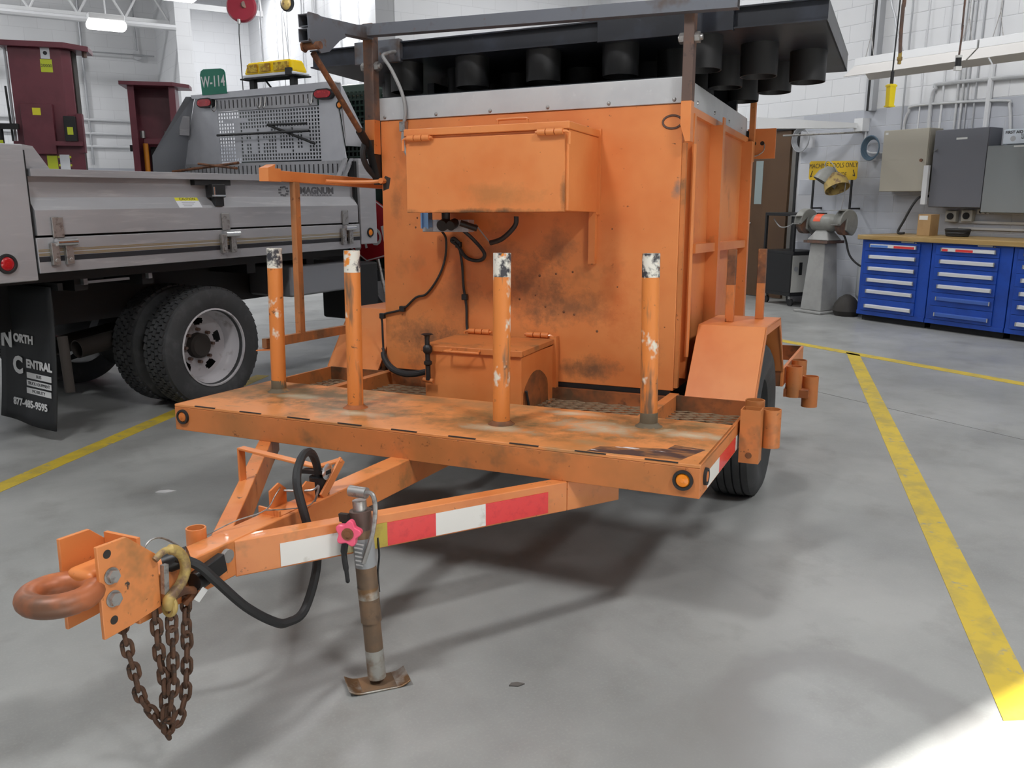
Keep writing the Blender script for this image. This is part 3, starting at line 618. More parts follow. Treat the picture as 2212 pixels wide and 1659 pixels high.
# rust holes dotted on the front
dm = MB().lathe([(0, .0012), (.006, .0006), (.007, 0)], (0, 0, 0), 'z', 8).mesh('rust_spot', 'rust')
random.seed(11)
for x, z in ((-.56, 1.30), (-.57, 1.255), (.08, 1.04), (.16, 1.05), (.24, 1.06), (-.02, .93), (.06, .95), (.11, .90), (.25, .87), (.36, .80), (.45, 1.0), (.33, 1.10), (.42, 1.25), (.30, 1.68), (.12, 1.66), (-.62, .70), (.20, .88)):
    s_ = random.uniform(.5, 1.0); inst('rust_spot', dm, box, frame((x, BY0, z), (1, 0, 0), (0, 0, 1)) @ Matrix.Diagonal((s_, s_, 1, 1)))
# --- lower tool box
LX0, LX1, LY0, LZ1 = -.318, .168, -.925, .728
lb = MB().box(LX0 + .014, LX1 - .006, LY0 + .012, BY0 - .001, .464, LZ1).build('lower_tool_box', 'orange', TR, bevel=.003)
MB().prism([(LY0, .722), (LY0, .750), (BY0 - .03, .758), (BY0 - .03, .735)], 'yz', LX0, LX1).build('lid', 'orange_dirty', lb, bevel=.004)
MB().box(LX1 - .02, LX1 + .010, BY0 - .035, BY0 - .002, .47, .77).build('box_flange', 'orange', lb)
hinge(-.215, BY0 - .028, .772, lb, -1); hinge(.085, BY0 - .028, .772, lb, 1)
MB().tube(smooth([(-.165, LY0, .737), (-.175, LY0 - .035, .735), (-.165, LY0 - .042, .735), (-.03, LY0 - .042, .735), (-.02, LY0 - .035, .735), (-.03, LY0, .737)], 4), .0055, 8).build('lid_handle', 'orange', lb)
la = MB().cyl((-.268, LY0 - .022, .60), (-.272, LY0 - .020, .775), .011, 10).build('rubber_latch', 'black', lb)
MB().lathe([(0, .006), (.02, .004), (.028, 0), (.012, -.006), (.010, -.03)], (-.272, LY0 - .02, .800), 'z', 16).build('latch_knob', 'black', la)
MB().lathe([(.012, -.02), (.02, -.01), (.02, .01), (.012, .02)], (-.27, LY0 - .021, .735), 'z', 12).lathe([(.01, -.012), (.018, -.006), (.018, .006), (.01, .012)], (-.269, LY0 - .021, .675), 'z', 12).build('latch_bulge', 'black', la)
MB().tube([(-.295, LY0 - .018, .600), (-.245, LY0 - .018, .595)], .011, 10).build('latch_catch', 'orange_dirty', la)
# worn dark patch and cable at the side of the lower box
MB().prism([(-.895, .47), (-.615, .47)] + [(-.755 + .14 * cos(R(q)) * (1 + .05 * sin(q)), .52 + .125 * sin(R(q))) for q in range(5, 176, 14)], 'yz', LX1 - .0058, LX1 - .0045).build('worn_patch', 'orange_dark', lb)
cable('wire', [(LX1 + .004, -.885, .575), (LX1 + .006, -.87, .53), (LX1 + .008, -.85, .47)], .006)
# --- fenders and wheels
for s in (-1, 1):
    x0, x1 = (.775, 1.07) if s > 0 else (-1.085, -.775)
    xo = 1.07 if s > 0 else -1.085; xi = .775 if s > 0 else -.775
    f = MB(); t = .008
    prof = [(-.582, .548), (-.362, .835), (.085, .835), (.318, .545)]
    inn = [(-.582 + .012, .545), (-.357, .827), (.080, .827), (.318 - .012, .540)]
    f.prism(prof + inn[::-1], 'yz', x0, x1)
    fo = f.build('fender', 'orange', TR, bevel=.002)
    MB().prism([(-.582, .548), (-.362, .835), (.085, .835), (.318, .545), (.300, .545), (.078, .80), (-.350, .80), (-.555, .545)], 'yz', xo - s * .006, xo).build('fender_lip', 'orange', fo)
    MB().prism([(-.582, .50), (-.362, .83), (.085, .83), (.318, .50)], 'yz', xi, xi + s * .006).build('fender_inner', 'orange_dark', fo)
    # tyre
    zc = .352 if s > 0 else .382; RR = .365
    xm = .93 * s; w2 = .115
    prof = []
    for k in range(5):  # ribbed tread
        a = -w2 * .78 + k * (w2 * 1.56 / 5); b_ = a + w2 * 1.56 / 5
        prof += [(RR - .004 if k in (0, 4) else RR, a + .004), (RR - .004 if k in (0, 4) else RR, b_ - .004), (RR - .012, b_ - .003), (RR - .012, b_ + .003)]
    prof = [(.195, -w2 * .80), (.215, -w2 * .86), (.27, -w2), (.32, -w2 * .97), (.350, -w2 * .84)] + prof[:-2] + [(.350, w2 * .84), (.32, w2 * .97), (.27, w2), (.215, w2 * .86), (.195, w2 * .80)]
    wh = MB().lathe(prof, (xm, -.03, zc), 'x', 64, closed=True).build('tyre', 'tyre', TR)
    MB().lathe([(.196, -w2 * .78), (.19, -w2 * .7), (.17, -w2 * .6), (.17, s * .05), (.10, s * .03), (.0, s * .03)], (xm, -.03, zc), 'x', 40).build('wheel_rim', 'rim_white', wh)
    MB().lathe([(.05, s * .03), (.048, s * .07), (.0, s * .075)], (xm, -.03, zc), 'x', 20).build('hub', 'zinc', wh)
    for x, y in ((.88, -.20), (.985, -.02)):
        pp = MB().box(x * s - .018, x * s + .018, y - .018, y + .018, .8352, 1.005).build('stub_post', 'orange_dirty', fo, bevel=.003)
        MB().box(x * s - .0182, x * s + .0182, y - .0182, y + .0182, 1.0, 1.16).build('rusty_top', 'rust', pp, bevel=.003)
MB().cyl((-.80, -.03, .36), (.80, -.03, .352), .035, 12).build('axle', 'axle_dark', TR)
# --- stake pockets on the right side
sp = MB().hollow((1.115, -.955, .40), (1.115, -.955, .60), .072, .072, .004, (0, 1, 0)).build('stake_pocket', 'orange_dirty', TR)
MB().cyl((1.115, -.9925, .43), (1.115, -.990, .43), .012, 12).build('pocket_bolt', 'orange_dark', sp)
MB().pipe((1.175, -.885, .445), (1.175, -.885, .590), .036, .032).build('stake_tube', 'orange_dirty', TR)
MB().pipe((1.110, -.86, .47), (1.110, -.86, .615), .036, .032).build('stake_tube', 'orange_dirty', TR)
MB().box(1.07, 1.112, -.93, -.86, .50, .54).build('pocket_web', 'orange_dark', TR)
MB().pipe((1.115, .385, .40), (1.115, .385, .558), .040, .036).build('stake_tube', 'orange_dirty', TR)
MB().pipe((1.190, .46, .34), (1.190, .46, .50), .040, .036).build('stake_tube', 'orange_dirty', TR)
MB().pipe((1.115, .60, .42), (1.115, .60, .560), .040, .036).build('stake_tube', 'orange_dirty', TR)
MB().box(1.07, 1.19, .36, .60, .40, .44).build('pocket_web', 'orange_dark', TR)
# --- left side rack
rk = MB().box(-1.02, -.985, -1.07, -.60, 1.458, 1.505).prism([(-1.02, 1.458), (-.985, 1.458), (-.985, 1.505), (-1.02, 1.505)], 'xz', -.60, .05).build('side_rack_arm', 'orange', TR, bevel=.003)
MB().prism([(-1.085, 1.455), (-1.0, 1.455), (-1.0, 1.512), (-1.04, 1.512), (-1.035, 1.530), (-1.06, 1.520), (-1.085, 1.512)], 'yz', -1.03, -.978).build('arm_tip', 'orange', rk)
MB().bar((-.99, -.90, .745), (-.99, -.895, 1.458), .030, .034, (0, 1, 0)).build('rack_post', 'orange_rusty', rk)
MB().bar((-.985, -1.16, .745), (-.985, -.44, .742), .026, .042).build('rack_lower_bar', 'orange_rusty', rk)
MB().prism([(-1.0, -1.20), (-.955, -1.16), (-.955, -1.10), (-1.0, -1.10)], 'xy', .715, .720).build('bar_foot', 'orange', rk)
MB().tube(smooth([(-.96, -.70, 1.472), (-.90, -.62, 1.470), (-.80, -.56, 1.472), (-.745, -.545, 1.476)]), .009, 8).build('rack_rod', 'orange', rk)
MB().cyl((-.742, -.56, 1.476), (-.742, -.53, 1.476), .014, 8).build('rod_bolt', 'orange', rk)
MB().prism([(-.748, 1.43), (-.715, 1.44), (-.705, 1.49), (-.735, 1.50), (-.748, 1.48)], 'xz', BY0 - .0008, BY0).build('rub_mark', 'axle_dark', box)
# --- drawbar
bm_ = MB().bar((0, -2.80, .452 - .05), (0, -.9, .444 - .05), .08, .10).build('drawbar', 'orange_worn', TR, bevel=.005)
for s in (-1, 1):
    b_ = MB().bar((s * .02, -2.475, .397), (s * .62, -1.60, .393), .05, .10).bar((s * .62, -1.60, .393), (s * .74, -1.42, .393), .05, .10).build('side_beam', 'orange_worn', TR, bevel=.004)
# reflective tape along the right side beam
d = Vector((.60, .875, 0)).normalized(); nrm = Vector((d.y, -d.x, 0))
def on_beam(t, off=.0262): return Vector((.02, -2.475, 0)) + d * t + nrm * off
for k, (a, b, mt, za, zb) in enumerate(((.135, .292, 'tape_white', .352, .418), (.292, .345, 'tape_yellowed', .352, .415), (.43, .585, 'tape_red', .350, .420), (.585, .755, 'tape_white', .350, .420), (.755, .985, 'tape_red', .350, .420))):
    if k == 0: a = .120
    p, q = on_beam(a), on_beam(b); MB().bar((p.x, p.y, (za + zb) / 2), (q.x, q.y, (za + zb) / 2), .0012, zb - za).build('reflective_tape', mt, TR)
M('overspray', (.55, .42, .06), .5, layers=[((.40, .26, .05), 14, .45, .62)])
p, q = on_beam(.345), on_beam(.43); MB().bar((p.x, p.y, .385), (q.x, q.y, .385), .0012, .072).build('overspray', 'overspray', TR)
# coupler plates and lunette ring
for s, x in ((1, .058), (-1, -.058)):
    pm = MB().prism([(-2.912, .585), (-2.835, .583), (-2.755, .512), (-2.755, .385), (-2.84, .375), (-2.912, .372)], 'yz', x - .005, x + .005)
    po = pm.build('coupler_plate', 'orange_worn', TR, bevel=.002)
    for y, z in ((-2.888, .562), (-2.885, .408)):
        MB().cyl((x + s * .0053, y, z), (x + s * .0058, y, z), .010, 16).build('bolt_hole', 'axle_dark', po)
    if s > 0:
        for z in (.510, .457):
            MB().cyl((x + .005, -2.882, z), (x + .017, -2.882, z), .0155, 6).cyl((x + .005, -2.882, z), (x + .007, -2.882, z), .019, 20).build('coupler_bolt', 'zinc', po)
        MB().bar((x + .012, -2.748, .415), (x + .012, -2.744, .485), .012, .014, (0, 1, 0)).build('keeper_bolt', 'zinc', po)
    else:
        MB().cyl((x - .03, -2.882, .505), (x - .005, -2.882, .505), .010, 10).build('bolt_end', 'zinc', po)
MB().box(-.052, .052, -2.80, -2.79, .40, .565).build('coupler_web', 'orange', TR)
M('ring_metal', (.42, .13, .05), .45, .1, layers=[((.15, .07, .04), 6, .42, .60), ((.60, .18, .04), 10, .60, .72)])
RC = Vector((0, -2.960, .487)); RMAJ, RMIN = .063, .0255
ring = []
for k in range(36):
    a = 2 * pi * k / 36; ring.append((RC.x + RMAJ * cos(a), RC.y + RMAJ * sin(a), RC.z))
rg = MB().tube(ring, RMIN, 14, closed=True).build('lunette_ring', 'ring_metal', TR)
MB().bar((0, -2.918, .487), (0, -2.80, .487), .082, .072).build('ring_shank', 'orange', rg, bevel=.016)
# hook, safety chains
hk = MB().tube(smooth([(.075, -2.775, .508), (.078, -2.749, .521), (.080, -2.722, .515), (.080, -2.698, .490), (.080, -2.692, .456), (.080, -2.708, .427), (.080, -2.732, .412), (.080, -2.750, .400), (.078, -2.744, .380)], 5), [.008] * 8 + [.0125] * 20 + [.013] * 13, 10)
hk.build('chain_hook', 'hookyellow', TR)
MB().tube([(.075 + .016 * cos(a), -2.742 + .004 * sin(a), .380 + .018 * sin(a)) for a in [2 * pi * k / 14 for k in range(14)]], .0075, 8, closed=True).build('hook_eye', 'hookyellow', TR)
MB().tube(smooth([(.05, -2.74, .375), (.062, -2.715, .392), (.066, -2.685, .395), (.064, -2.655, .380), (.045, -2.67, .352)]), .010, 8).build('chain_bracket', 'rust', TR)
lm = MB(); lk = []
for k in range(16):
    a = 2 * pi * k / 16; lk.append((.0105 * cos(a), 0, .0145 * sin(a) + (.007 if sin(a) > 0 else -.007)))
lm.tube(lk, .0052, 8, closed=True); lm = lm.mesh('chain_link', 'chain')
def chain(pts):
    ch = empty('safety_chain', None, TR)
    P = smooth(pts, 12); acc = 0; out = []; pitch = .0325
    for a, b in zip(P, P[1:]):
        L_ = (b - a).length
        while acc < L_: out.append((a.lerp(b, acc / L_), (b - a).normalized())); acc += pitch
        acc -= L_
    for k, (p, d_) in enumerate(out):
        q = d_.to_track_quat('Z', 'X').to_matrix().to_4x4()
        inst('chain_link', lm, ch, Matrix.Translation(p) @ q @ Matrix.Rotation(R(35 + 90 * (k % 2)), 4, 'Z'))
chain([(.02, -2.832, .365), (.02, -2.820, .283), (.02, -2.81, .236), (.02, -2.80, .171), (.025, -2.775, .115), (.035, -2.755, .070), (.045, -2.752, .050), (.05, -2.757, .101), (.05, -2.753, .154), (.05, -2.755, .209), (.05, -2.761, .254), (.05, -2.762, .314), (.05, -2.764, .375)])
chain([(.075, -2.738, .368), (.07, -2.736, .335), (.07, -2.739, .272), (.07, -2.742, .225), (.07, -2.746, .179), (.068, -2.757, .126), (.06, -2.760, .070), (.05, -2.735, .060), (.04, -2.704, .072), (.04, -2.685, .114), (.04, -2.675, .172), (.04, -2.668, .231), (.04, -2.665, .291), (.045, -2.666, .352)])
MB().tube(smooth([(.05, -2.80, .50), (.055, -2.775, .545), (.055, -2.735, .545), (.05, -2.68, .505)]), .0022, 6).build('lanyard_wire', 'zinc', TR)
# plug holder, tag and electric lead
ph = MB().bar((.055, -2.64, .398), (.055, -2.545, .415), .022, .05).build('plug_holder', 'black', TR, bevel=.003)
MB().cyl((.066, -2.655, .405), (.066, -2.625, .405), .022, 14).build('plug_mouth', 'black', ph)
MB().cyl((.062, -2.53, .425), (.05, -2.53, .425), .018, 12).build('clamp_bolt', 'zinc', ph)
MB().obox(frame((.078, -2.648, .372), (.2, .55, .6), (0, -.7, .6)), .035, .022, .001).build('paper_tag', 'white_tag', TR)
MB().cyl((.02, -2.70, .46), (.06, -2.66, .475), .024, 12).build('plug_body', 'black', TR)
cable('electric_lead', [(.05, -2.69, .478), (.085, -2.66, .455), (.105, -2.625, .405), (.12, -2.544, .304), (.125, -2.45, .222), (.13, -2.40, .198), (.13, -2.325, .205), (.12, -2.25, .319), (.10, -2.265, .438), (.07, -2.262, .548), (.04, -2.20, .60), (.015, -2.13, .598), (.0, -2.085, .555), (-.002, -2.07, .50)], .0125)
MB().cyl((-.002, -2.07, .505), (-.002, -2.07, .44), .030, 14).build('lead_socket', 'black', TR)
MB().lathe([(.020, 0), (.026, .003), (.020, .006)], (.028, -2.07, .523), 'x', 16).build('socket_ring', 'chrome', TR)
MB().bar((-.06, -2.07, .515), (.035, -2.07, .522), .024, .012).build('socket_wing', 'black', TR)
# hoop of flat bar over the drawbar
hp = MB()
for a, b in (((-.326, -2.05, .440), (-.326, -2.05, .556)), ((-.326, -2.05, .553), (-.02, -2.05, .527)), ((-.02, -2.05, .527), (.035, -2.00, .545)), ((.035, -2.00, .545), (.03, -2.10, .450))):
    hp.bar(a, b, .030 if a[2] != .440 else .030, .008, (0, 0, 1) if abs(Vector(b).z - Vector(a).z) < .06 else (1, 0, 0))
hp.build('flat_bar_hoop', 'orange', TR, bevel=.002)
# pin brackets on the drawbar
MB().prism([(-2.255, .446), (-2.185, .446), (-2.185, .495), (-2.215, .520), (-2.255, .505)], 'yz', -.040, -.034).build('pin_bracket', 'orange', TR)
MB().prism([(-2.195, .446), (-2.115, .446), (-2.115, .500), (-2.15, .513), (-2.195, .49)], 'yz', .010, .016).build('pin_bracket', 'orange', TR)
MB().prism([(-.045, .446), (.03, .446), (.03, .466), (-.045, .472)], 'xz', -2.295, -2.288).build('stop_angle', 'orange', TR)
MB().box(-.04, .03, -2.288, -2.18, .4465, .452).build('stop_angle', 'orange', TR)
MB().tube(smooth([(-.06, -2.21, .492), (.03, -2.155, .488), (.05, -2.14, .50), (.045, -2.155, .455)]), .0035, 6).build('hitch_pin', 'zinc', TR)
MB().tube(smooth([(-.05, -2.50, .450), (-.02, -2.42, .470), (.01, -2.33, .478), (-.01, -2.26, .500), (-.04, -2.20, .505)]), .0018, 6).tube(smooth([(.01, -2.33, .478), (.04, -2.24, .46), (.05, -2.19, .455), (.045, -2.155, .46)]), .0018, 6).build('pin_lanyard', 'zinc', TR)
MB().pipe((-.062, -2.515, .38), (-.062, -2.515, .478), .026, .022).build('drawbar_tube', 'orange', TR)
# --- jack on the right side beam
JX0 = Vector((.245, -2.205, .44)); JX1 = Vector((.272, -2.19, -.045))
def jp(t): return JX0.lerp(JX1, t)
jd = (JX1 - JX0).normalized()
jk = MB().cyl(jp(-.02), jp(.62), .0300, 24).build('jack_tube', 'jackbrown', TR)
MB().cyl(jp(.55), jp(.98), .0265, 20).build('jack_inner_tube', 'jackbrown', jk)
MB().cyl(jp(.40), jp(.47), .0307, 24, caps=False).build('bare_band', 'jackbare', jk)
MB().cyl(jp(.80), jp(.985), .0268, 20).build('polished_end', 'jackbare', jk)
MB().cyl(jp(-.07), jp(.04), .031, 20).build('jack_cap', 'steel_brown', jk)
MB().cyl(jp(-.13), jp(-.06), .020, 16).cyl(jp(-.18) + Vector((-.028, 0, 0)), jp(-.18) + Vector((.028, 0, 0)), .016, 14).build('crank_head', 'zinc', jk)
MB().tube(smooth([jp(-.18) + Vector((.02, -.004, 0)), jp(-.185) + Vector((.052, -.008, .0)), jp(-.10) + Vector((.060, -.012, 0)), jp(.05) + Vector((.050, -.025, 0)), jp(.22) + Vector((.020, -.036, 0))]), .007, 8).build('crank_handle', 'zinc', jk)
m = MB().cyl(jp(.09), jp(.27), .0308, 24, caps=False); m.build('jack_label', 'jack_label', jk)
for k in range(6):
    q = jp(.115 + k * .026) + Vector((.004, -.0312, 0)); MB().box(q.x - .014, q.x + .018 - .004 * (k % 3), q.y - .0006, q.y + .0006, q.z - .0022, q.z + .0022).build('label_print', 'white_print', jk)
kn = []
for k in range(48):
    a = 2 * pi * k / 48; r_ = .0325 + .0055 * cos(5 * a); kn.append((r_ * cos(a), r_ * sin(a)))
m = MB().prism(kn, 'xy', -.012, .014); m.xf(frame((.250, -2.272, .430), (.92, .35, .1), (0, .1, 1))); ko = m.build('pink_knob', 'pink', jk, bevel=.004); ko['label'] = 'bright pink lobed plastic knob'
m = MB().cyl((0, 0, .010), (0, 0, .018), .010, 6); m.xf(frame((.250, -2.272, .430), (.92, .35, .1), (0, .1, 1))); m.build('knob_bolt', 'rust', ko)
m = MB().lathe([(.012, .0142), (.017, .0144), (.017, .016), (.012, .016)], (0, 0, 0), 'z', 16); m.xf(frame((.250, -2.272, .430), (.92, .35, .1), (0, .1, 1))); m.build('knob_recess', 'rust', ko)
MB().bar((.212, -2.24, .47), (.218, -2.235, .38), .012, .03, (1, 0, 0)).build('clamp_plate', 'axle_dark', jk)
MB().tube(smooth([(.225, -2.255, .395), (.222, -2.26, .36), (.228, -2.26, .31), (.232, -2.26, .275)]), [.010] * 6 + [.008] * 6 + [.006] * 6 + [.003], 8).build('grip_strap', 'black_rubber', jk)
MB().tube(smooth([(.268, -2.16, .38), (.275, -2.165, .33), (.272, -2.17, .28), (.275, -2.17, .22)]), .003, 5).build('pin_chain', 'black', jk)
MB().box(.225, .262, -2.20, -2.13, .36, .43).build('jack_mount', 'orange', jk)
# foot plate with up-turned ends, lying flat on the workshop floor
ft = MB(); n = 14; half = .090; rows = []
for i in range(n + 1):
    u = -1 + 2 * i / n; xx = u * half; zz = .015 * max(0, (abs(u) - .62) / .38) ** 1.6; rows.append((xx, zz))
pv = []
for (xx, zz) in rows: pv += [(xx, -.045, zz), (xx, .045, zz), (xx, .045, zz + .006), (xx, -.045, zz + .006)]
i0 = 0; ft.v = pv
for i in range(n):
    a = 4 * i; b = a + 4
    for k in range(4): ft.f.append((a + k, a + (k + 1) % 4, b + (k + 1) % 4, b + k))
ft.f += [(0, 1, 2, 3), (4 * n + 3, 4 * n + 2, 4 * n + 1, 4 * n)]
ft.xf(frame((.272, -2.19, -.062), (.70, .71, .0), (-.71, .70, .0))); ft.build('foot_plate', 'jackbare', jk, bevel=.003)
m = MB().box(-.05, .05, -.041, .041, .0062, .0070); m.xf(frame((.272, -2.19, -.062), (.70, .71, .0), (-.71, .70, .0))); m.build('rust_film', 'jackbrown', jk)
# ================================================================ THE TRUCK (own frame: +Y forwards, +X towards the trailer, x = 0 at the outer tyre face)
KM = Matrix.Translation((-1.997, 5.525, 0)) @ Matrix.Rotation(R(-29.76), 4, 'Z')
TK = empty('dump_truck', KM); tag(TK, 'silver aluminium dump truck with amber light bar parked behind the trailer', 'truck')
M('truck_black', (.010, .010, .011), .6)
M('cab_green', (.012, .030, .022), .25, coat=.3)
M('glass_dark', (.010, .014, .016), .08)
M('gold_line', (.42, .33, .16), .4, .5)
M('sign_green', (.006, .20, .125), .4)
M('amber_dome', (.90, .62, .01), .12, coat=.4, emit=((.9, .6, .02), .12))
M('amber_core', (.45, .22, .01), .3, layers=[((.85, .62, .05), 30, .45, .6)])
M('lens_red', (.42, .008, .02), .25, layers=[((.75, .04, .05), 40, .55, .65)], coat=.4)
M('flap', (.020, .021, .023), .6, bump=(40, .1))
M('sticker_yellow', (.75, .70, .03), .5); M('print_black', (.02, .02, .025), .6)
M('sticker_white', (.78, .80, .84), .5); M('magnum_grey', (.12, .12, .13), .5)
M('stop_red', (.40, .010, .02), .4)
def P2(poly, plane, a, b, name, mat, par=TK, bevel=0): return MB().prism(poly, plane, a, b).build(name, mat, par, bevel=bevel)
# --- bed side with folded profile
prof = [(-.05, 1.19), (.030, 1.19), (.030, 1.322), (-.020, 1.388), (-.020, 1.498), (.034, 1.498), (.034, 1.536), (-.05, 1.540)]
side = P2(prof, 'xz', -1.112, 1.508, 'bed_side', 'alu')
side.data.set_sharp_from_angle(angle=R(20))
P2([(-.05, 1.19), (-.03, 1.19), (-.03, 1.53), (-.05, 1.53)], 'xz', -1.13, 1.515, 'bed_side_lining', 'alu_dark')
sill = MB().box(-.10, .034, -1.125, 1.52, .99, 1.178).build('bed_sill', 'alu', TK, bevel=.004)
MB().box(.0341, .0352, -1.12, 1.515, 1.050, 1.078).build('stripe', 'print_black', sill)
for k in range(5): MB().box(.0341, .0352, -1.12, 1.515, 1.082 + k * .0075, 1.086 + k * .0075).build('stripe', 'gold_line' if k != 2 else 'galv', sill)
MB().box(-.10, -.02, -1.12, 1.515, 1.178, 1.192).build('hinge_gap', 'truck_black', TK)
rp = MB().box(-.06, .045, -1.75, -1.142, .955, 1.657).build('rear_post', 'alu', TK, bevel=.006)
MB().box(-.05, .02, -1.142, -1.122, .98, 1.63).build('post_gap', 'truck_black', TK)
P2([(-1.11, 1.540), (-.955, 1.540), (-1.036, 1.655), (-1.105, 1.663)], 'yz', -.055, -.045, 'corner_gusset', 'alu')
fp = MB().box(-.06, .036, 1.535, 1.735, 1.015, 1.682).build('front_post', 'alu', TK, bevel=.006)
MB().box(-.05, .01, 1.508, 1.535, 1.10, 1.66).build('post_gap', 'truck_black', TK)
for (y0, y1) in ((1.36, 1.38), (1.43, 1.45)):
    MB().bar((-.03, y0, 1.54), (-.03, y0 + .10, 1.68), .012, .035, (1, 0, 0)).build('gusset_strap', 'alu', TK)
def tlamp(y, z, x, lens, r, par): return lamp(frame((x, y, z), (0, 1, 0), (0, 0, 1)), lens, par, r, 'round_lamp')
tlamp(-1.30, 1.054, .045, 'red_lens', .050, rp); tlamp(1.642, 1.106, .036, 'amber', .036, fp)
# hinges
for y in (-1.0, .16, 1.345):
    h_ = MB().box(.032, .044, y - .032, y + .032, 1.175, 1.285).build('side_hinge', 'zinc', TK, bevel=.003)
    MB().cyl((.060, y - .03, 1.152), (.060, y + .085, 1.152), .021, 14).build('hinge_barrel', 'chrome', h_)
    for q in (-.038, .042): MB().box(.036, .060, y + q - .022, y + q + .022, 1.030, 1.150).cyl((.06, y + q, 1.055), (.066, y + q, 1.055), .012, 8).build('hinge_leg', 'zinc', h_, bevel=.006)
# latch under the top rail
lt = MB().box(-.02, .02, -.05, .24, 1.462, 1.497).build('latch_bar', 'truck_black', TK)
MB().box(-.015, .05, .06, .17, 1.385, 1.47).box(-.01, .04, .09, .16, 1.33, 1.39).build('latch_body', 'black', lt, bevel=.006)
MB().box(.045, .062, .06, .155, 1.392, 1.402).build('latch_handle', 'chrome', lt); MB().cyl((.05, .075, 1.40), (.05, .075, 1.452), .006, 8).build('latch_pin', 'chrome', lt)
# stickers and lettering on the side
sl = Vector((-.050, 0, .066)).normalized()
fm = frame((.0062, -.10, 1.354), (0, 1, 0), sl)
m = MB().box(-.088, .088, -.038, .038, 0, .001); m.xf(fm); st_ = m.build('caution_sticker', 'sticker_white', TK)
m = MB().box(-.088, .088, .014, .038, .001, .0014); m.xf(fm); m.build('caution_band', 'sticker_yellow', st_)
TX('caution_text', 'CAUTION', .026, 'print_black', st_, fm @ Matrix.Translation((.005, .026, .0016)), sx=1.05)
for k, tx in enumerate(('KEEP CLEAR OF SIDE WHEN', 'OPENING', 'LATCH')):
    m = MB().box(-.05, .055 - .02 * k, .002 - k * .014, .005 - k * .014, .001, .0013); m.xf(fm); m.build('caution_line', 'magnum_grey', st_)
tm = lambda y, z: frame((-.0192, y, z), (0, 1, 0), (0, 0, 1))
TX('bed_lettering', 'MAGNUM', .066, 'magnum_grey', side, tm(1.105, 1.432), sx=1.25, bold=.003)
TX('bed_lettering', 'MFG. BY TAFCO, BLUE EARTH, MN', .017, 'magnum_grey', side, tm(1.105, 1.400), sx=1.22)
gm = MB()
for k in range(9):
    a = 2 * pi * k / 9; gm.box(-.002, .002, .76 + .04 * cos(a) - .012, .76 + .04 * cos(a) + .012, 1.428 + .03 * sin(a) - .006, 1.428 + .03 * sin(a) + .006)
gm.v = [(x - .0185, y, z) for x, y, z in gm.v]; gm.build('bed_emblem', 'magnum_grey', side)
# far side, floor, tailgate
MB().box(-2.0, -.06, -1.7, 1.49, 1.13, 1.18).build('bed_floor', 'alu_dark', TK)
MB().box(-2.03, -1.95, -1.75, 1.52, 1.0, 1.54).build('far_bed_side', 'alu', TK)
MB().box(-2.03, .04, -1.80, -1.752, .96, 1.62).build('tailgate', 'alu', TK)
# --- headboard
HY = 1.50
GX0, GX1, GZ0, GZ1 = -1.468, -.316, 1.684, 2.088
hb = MB().prism([(-1.955, 1.20), (GX0, 1.20), (GX0, 2.20), (-1.735, 2.215), (-1.955, 1.64)], 'xz', HY, HY + .012).prism([(GX1, 1.20), (-.06, 1.20), (-.06, 1.66), (-.145, 2.205), (GX1, 2.20)], 'xz', HY, HY + .012) \
    .prism([(-1.735, 2.215), (GX0, 2.20), (GX1, 2.20), (-.145, 2.205), (-.14, 2.262), (-1.748, 2.243)], 'xz', HY - .03, HY + .012).box(GX0, GX1, HY, HY + .012, 1.20, 1.545).build('headboard', 'alu_lit', TK)
NC, NR = 36, 14
cw, chh = (GX1 - GX0) / NC, (GZ1 - GZ0) / NR
LET = {'T': (2, 2, 10, 12, ('111111111', '000111000', '000111000', '000111000', '000111000', '000111000', '000111000', '000111000', '000111000', '000111000', '000111000'))}
solid = set()
def stamp(c0, r0, rows):
    for j, rw in enumerate(rows):
        for i, ch in enumerate(rw):
            if ch == '1': solid.add((c0 + i, r0 + j))
stamp(2, 2, ('111111111', '000011000', '000011000', '000011000', '000011000', '000011000', '000011000', '000011000', '000011000', '000011000', '000011000'))
stamp(9, 5, ('11111', '10011', '10011', '11111', '10011', '10011', '10011'))
stamp(15, 5, ('1111', '1000', '1000', '1110', '1000', '1000', '1000'))
stamp(21, 5, ('11111', '10000', '10000', '10000', '10000', '10000', '11111'))
stamp(27, 5, ('11111', '10011', '10011', '10011', '10011', '10011', '11111'))
pm = MB()
for i in range(NC + 1): x = GX0 + i * cw; pm.box(x - .006, x + .006, HY + .002, HY + .008, GZ0, GZ1)
for j in range(NR + 1): z = GZ0 + j * chh; pm.box(GX0, GX1, HY + .001, HY + .009, z - .005, z + .005)
for (i, j) in solid: pm.box(GX0 + i * cw, GX0 + (i + 1) * cw, HY + .0015, HY + .0085, GZ1 - (j + 1) * chh, GZ1 - j * chh)
pm.build('perforated_panel', 'alu_lit', hb)
def slots(x0, x1, z0, z1, n, name, zb):
    m = MB().box(x0, x1, HY - .012, HY - .004, z1 - zb, z1).box(x0, x1, HY - .012, HY - .004, z0, z0 + zb)
    st = (x1 - x0) / n
    for k in range(n): m.box(x0 + k * st + st * .28, x0 + (k + 1) * st, HY - .012, HY - .004, z0 + zb, z1 - zb)
    m.build(name, 'alu', hb)
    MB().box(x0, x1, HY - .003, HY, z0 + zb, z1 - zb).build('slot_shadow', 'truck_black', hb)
slots(GX0 + .01, GX1 - .01, 2.095, 2.205, 23, 'slotted_rail', .022)
slots(-1.90, -.10, 1.548, 1.668, 36, 'slotted_rail', .024)
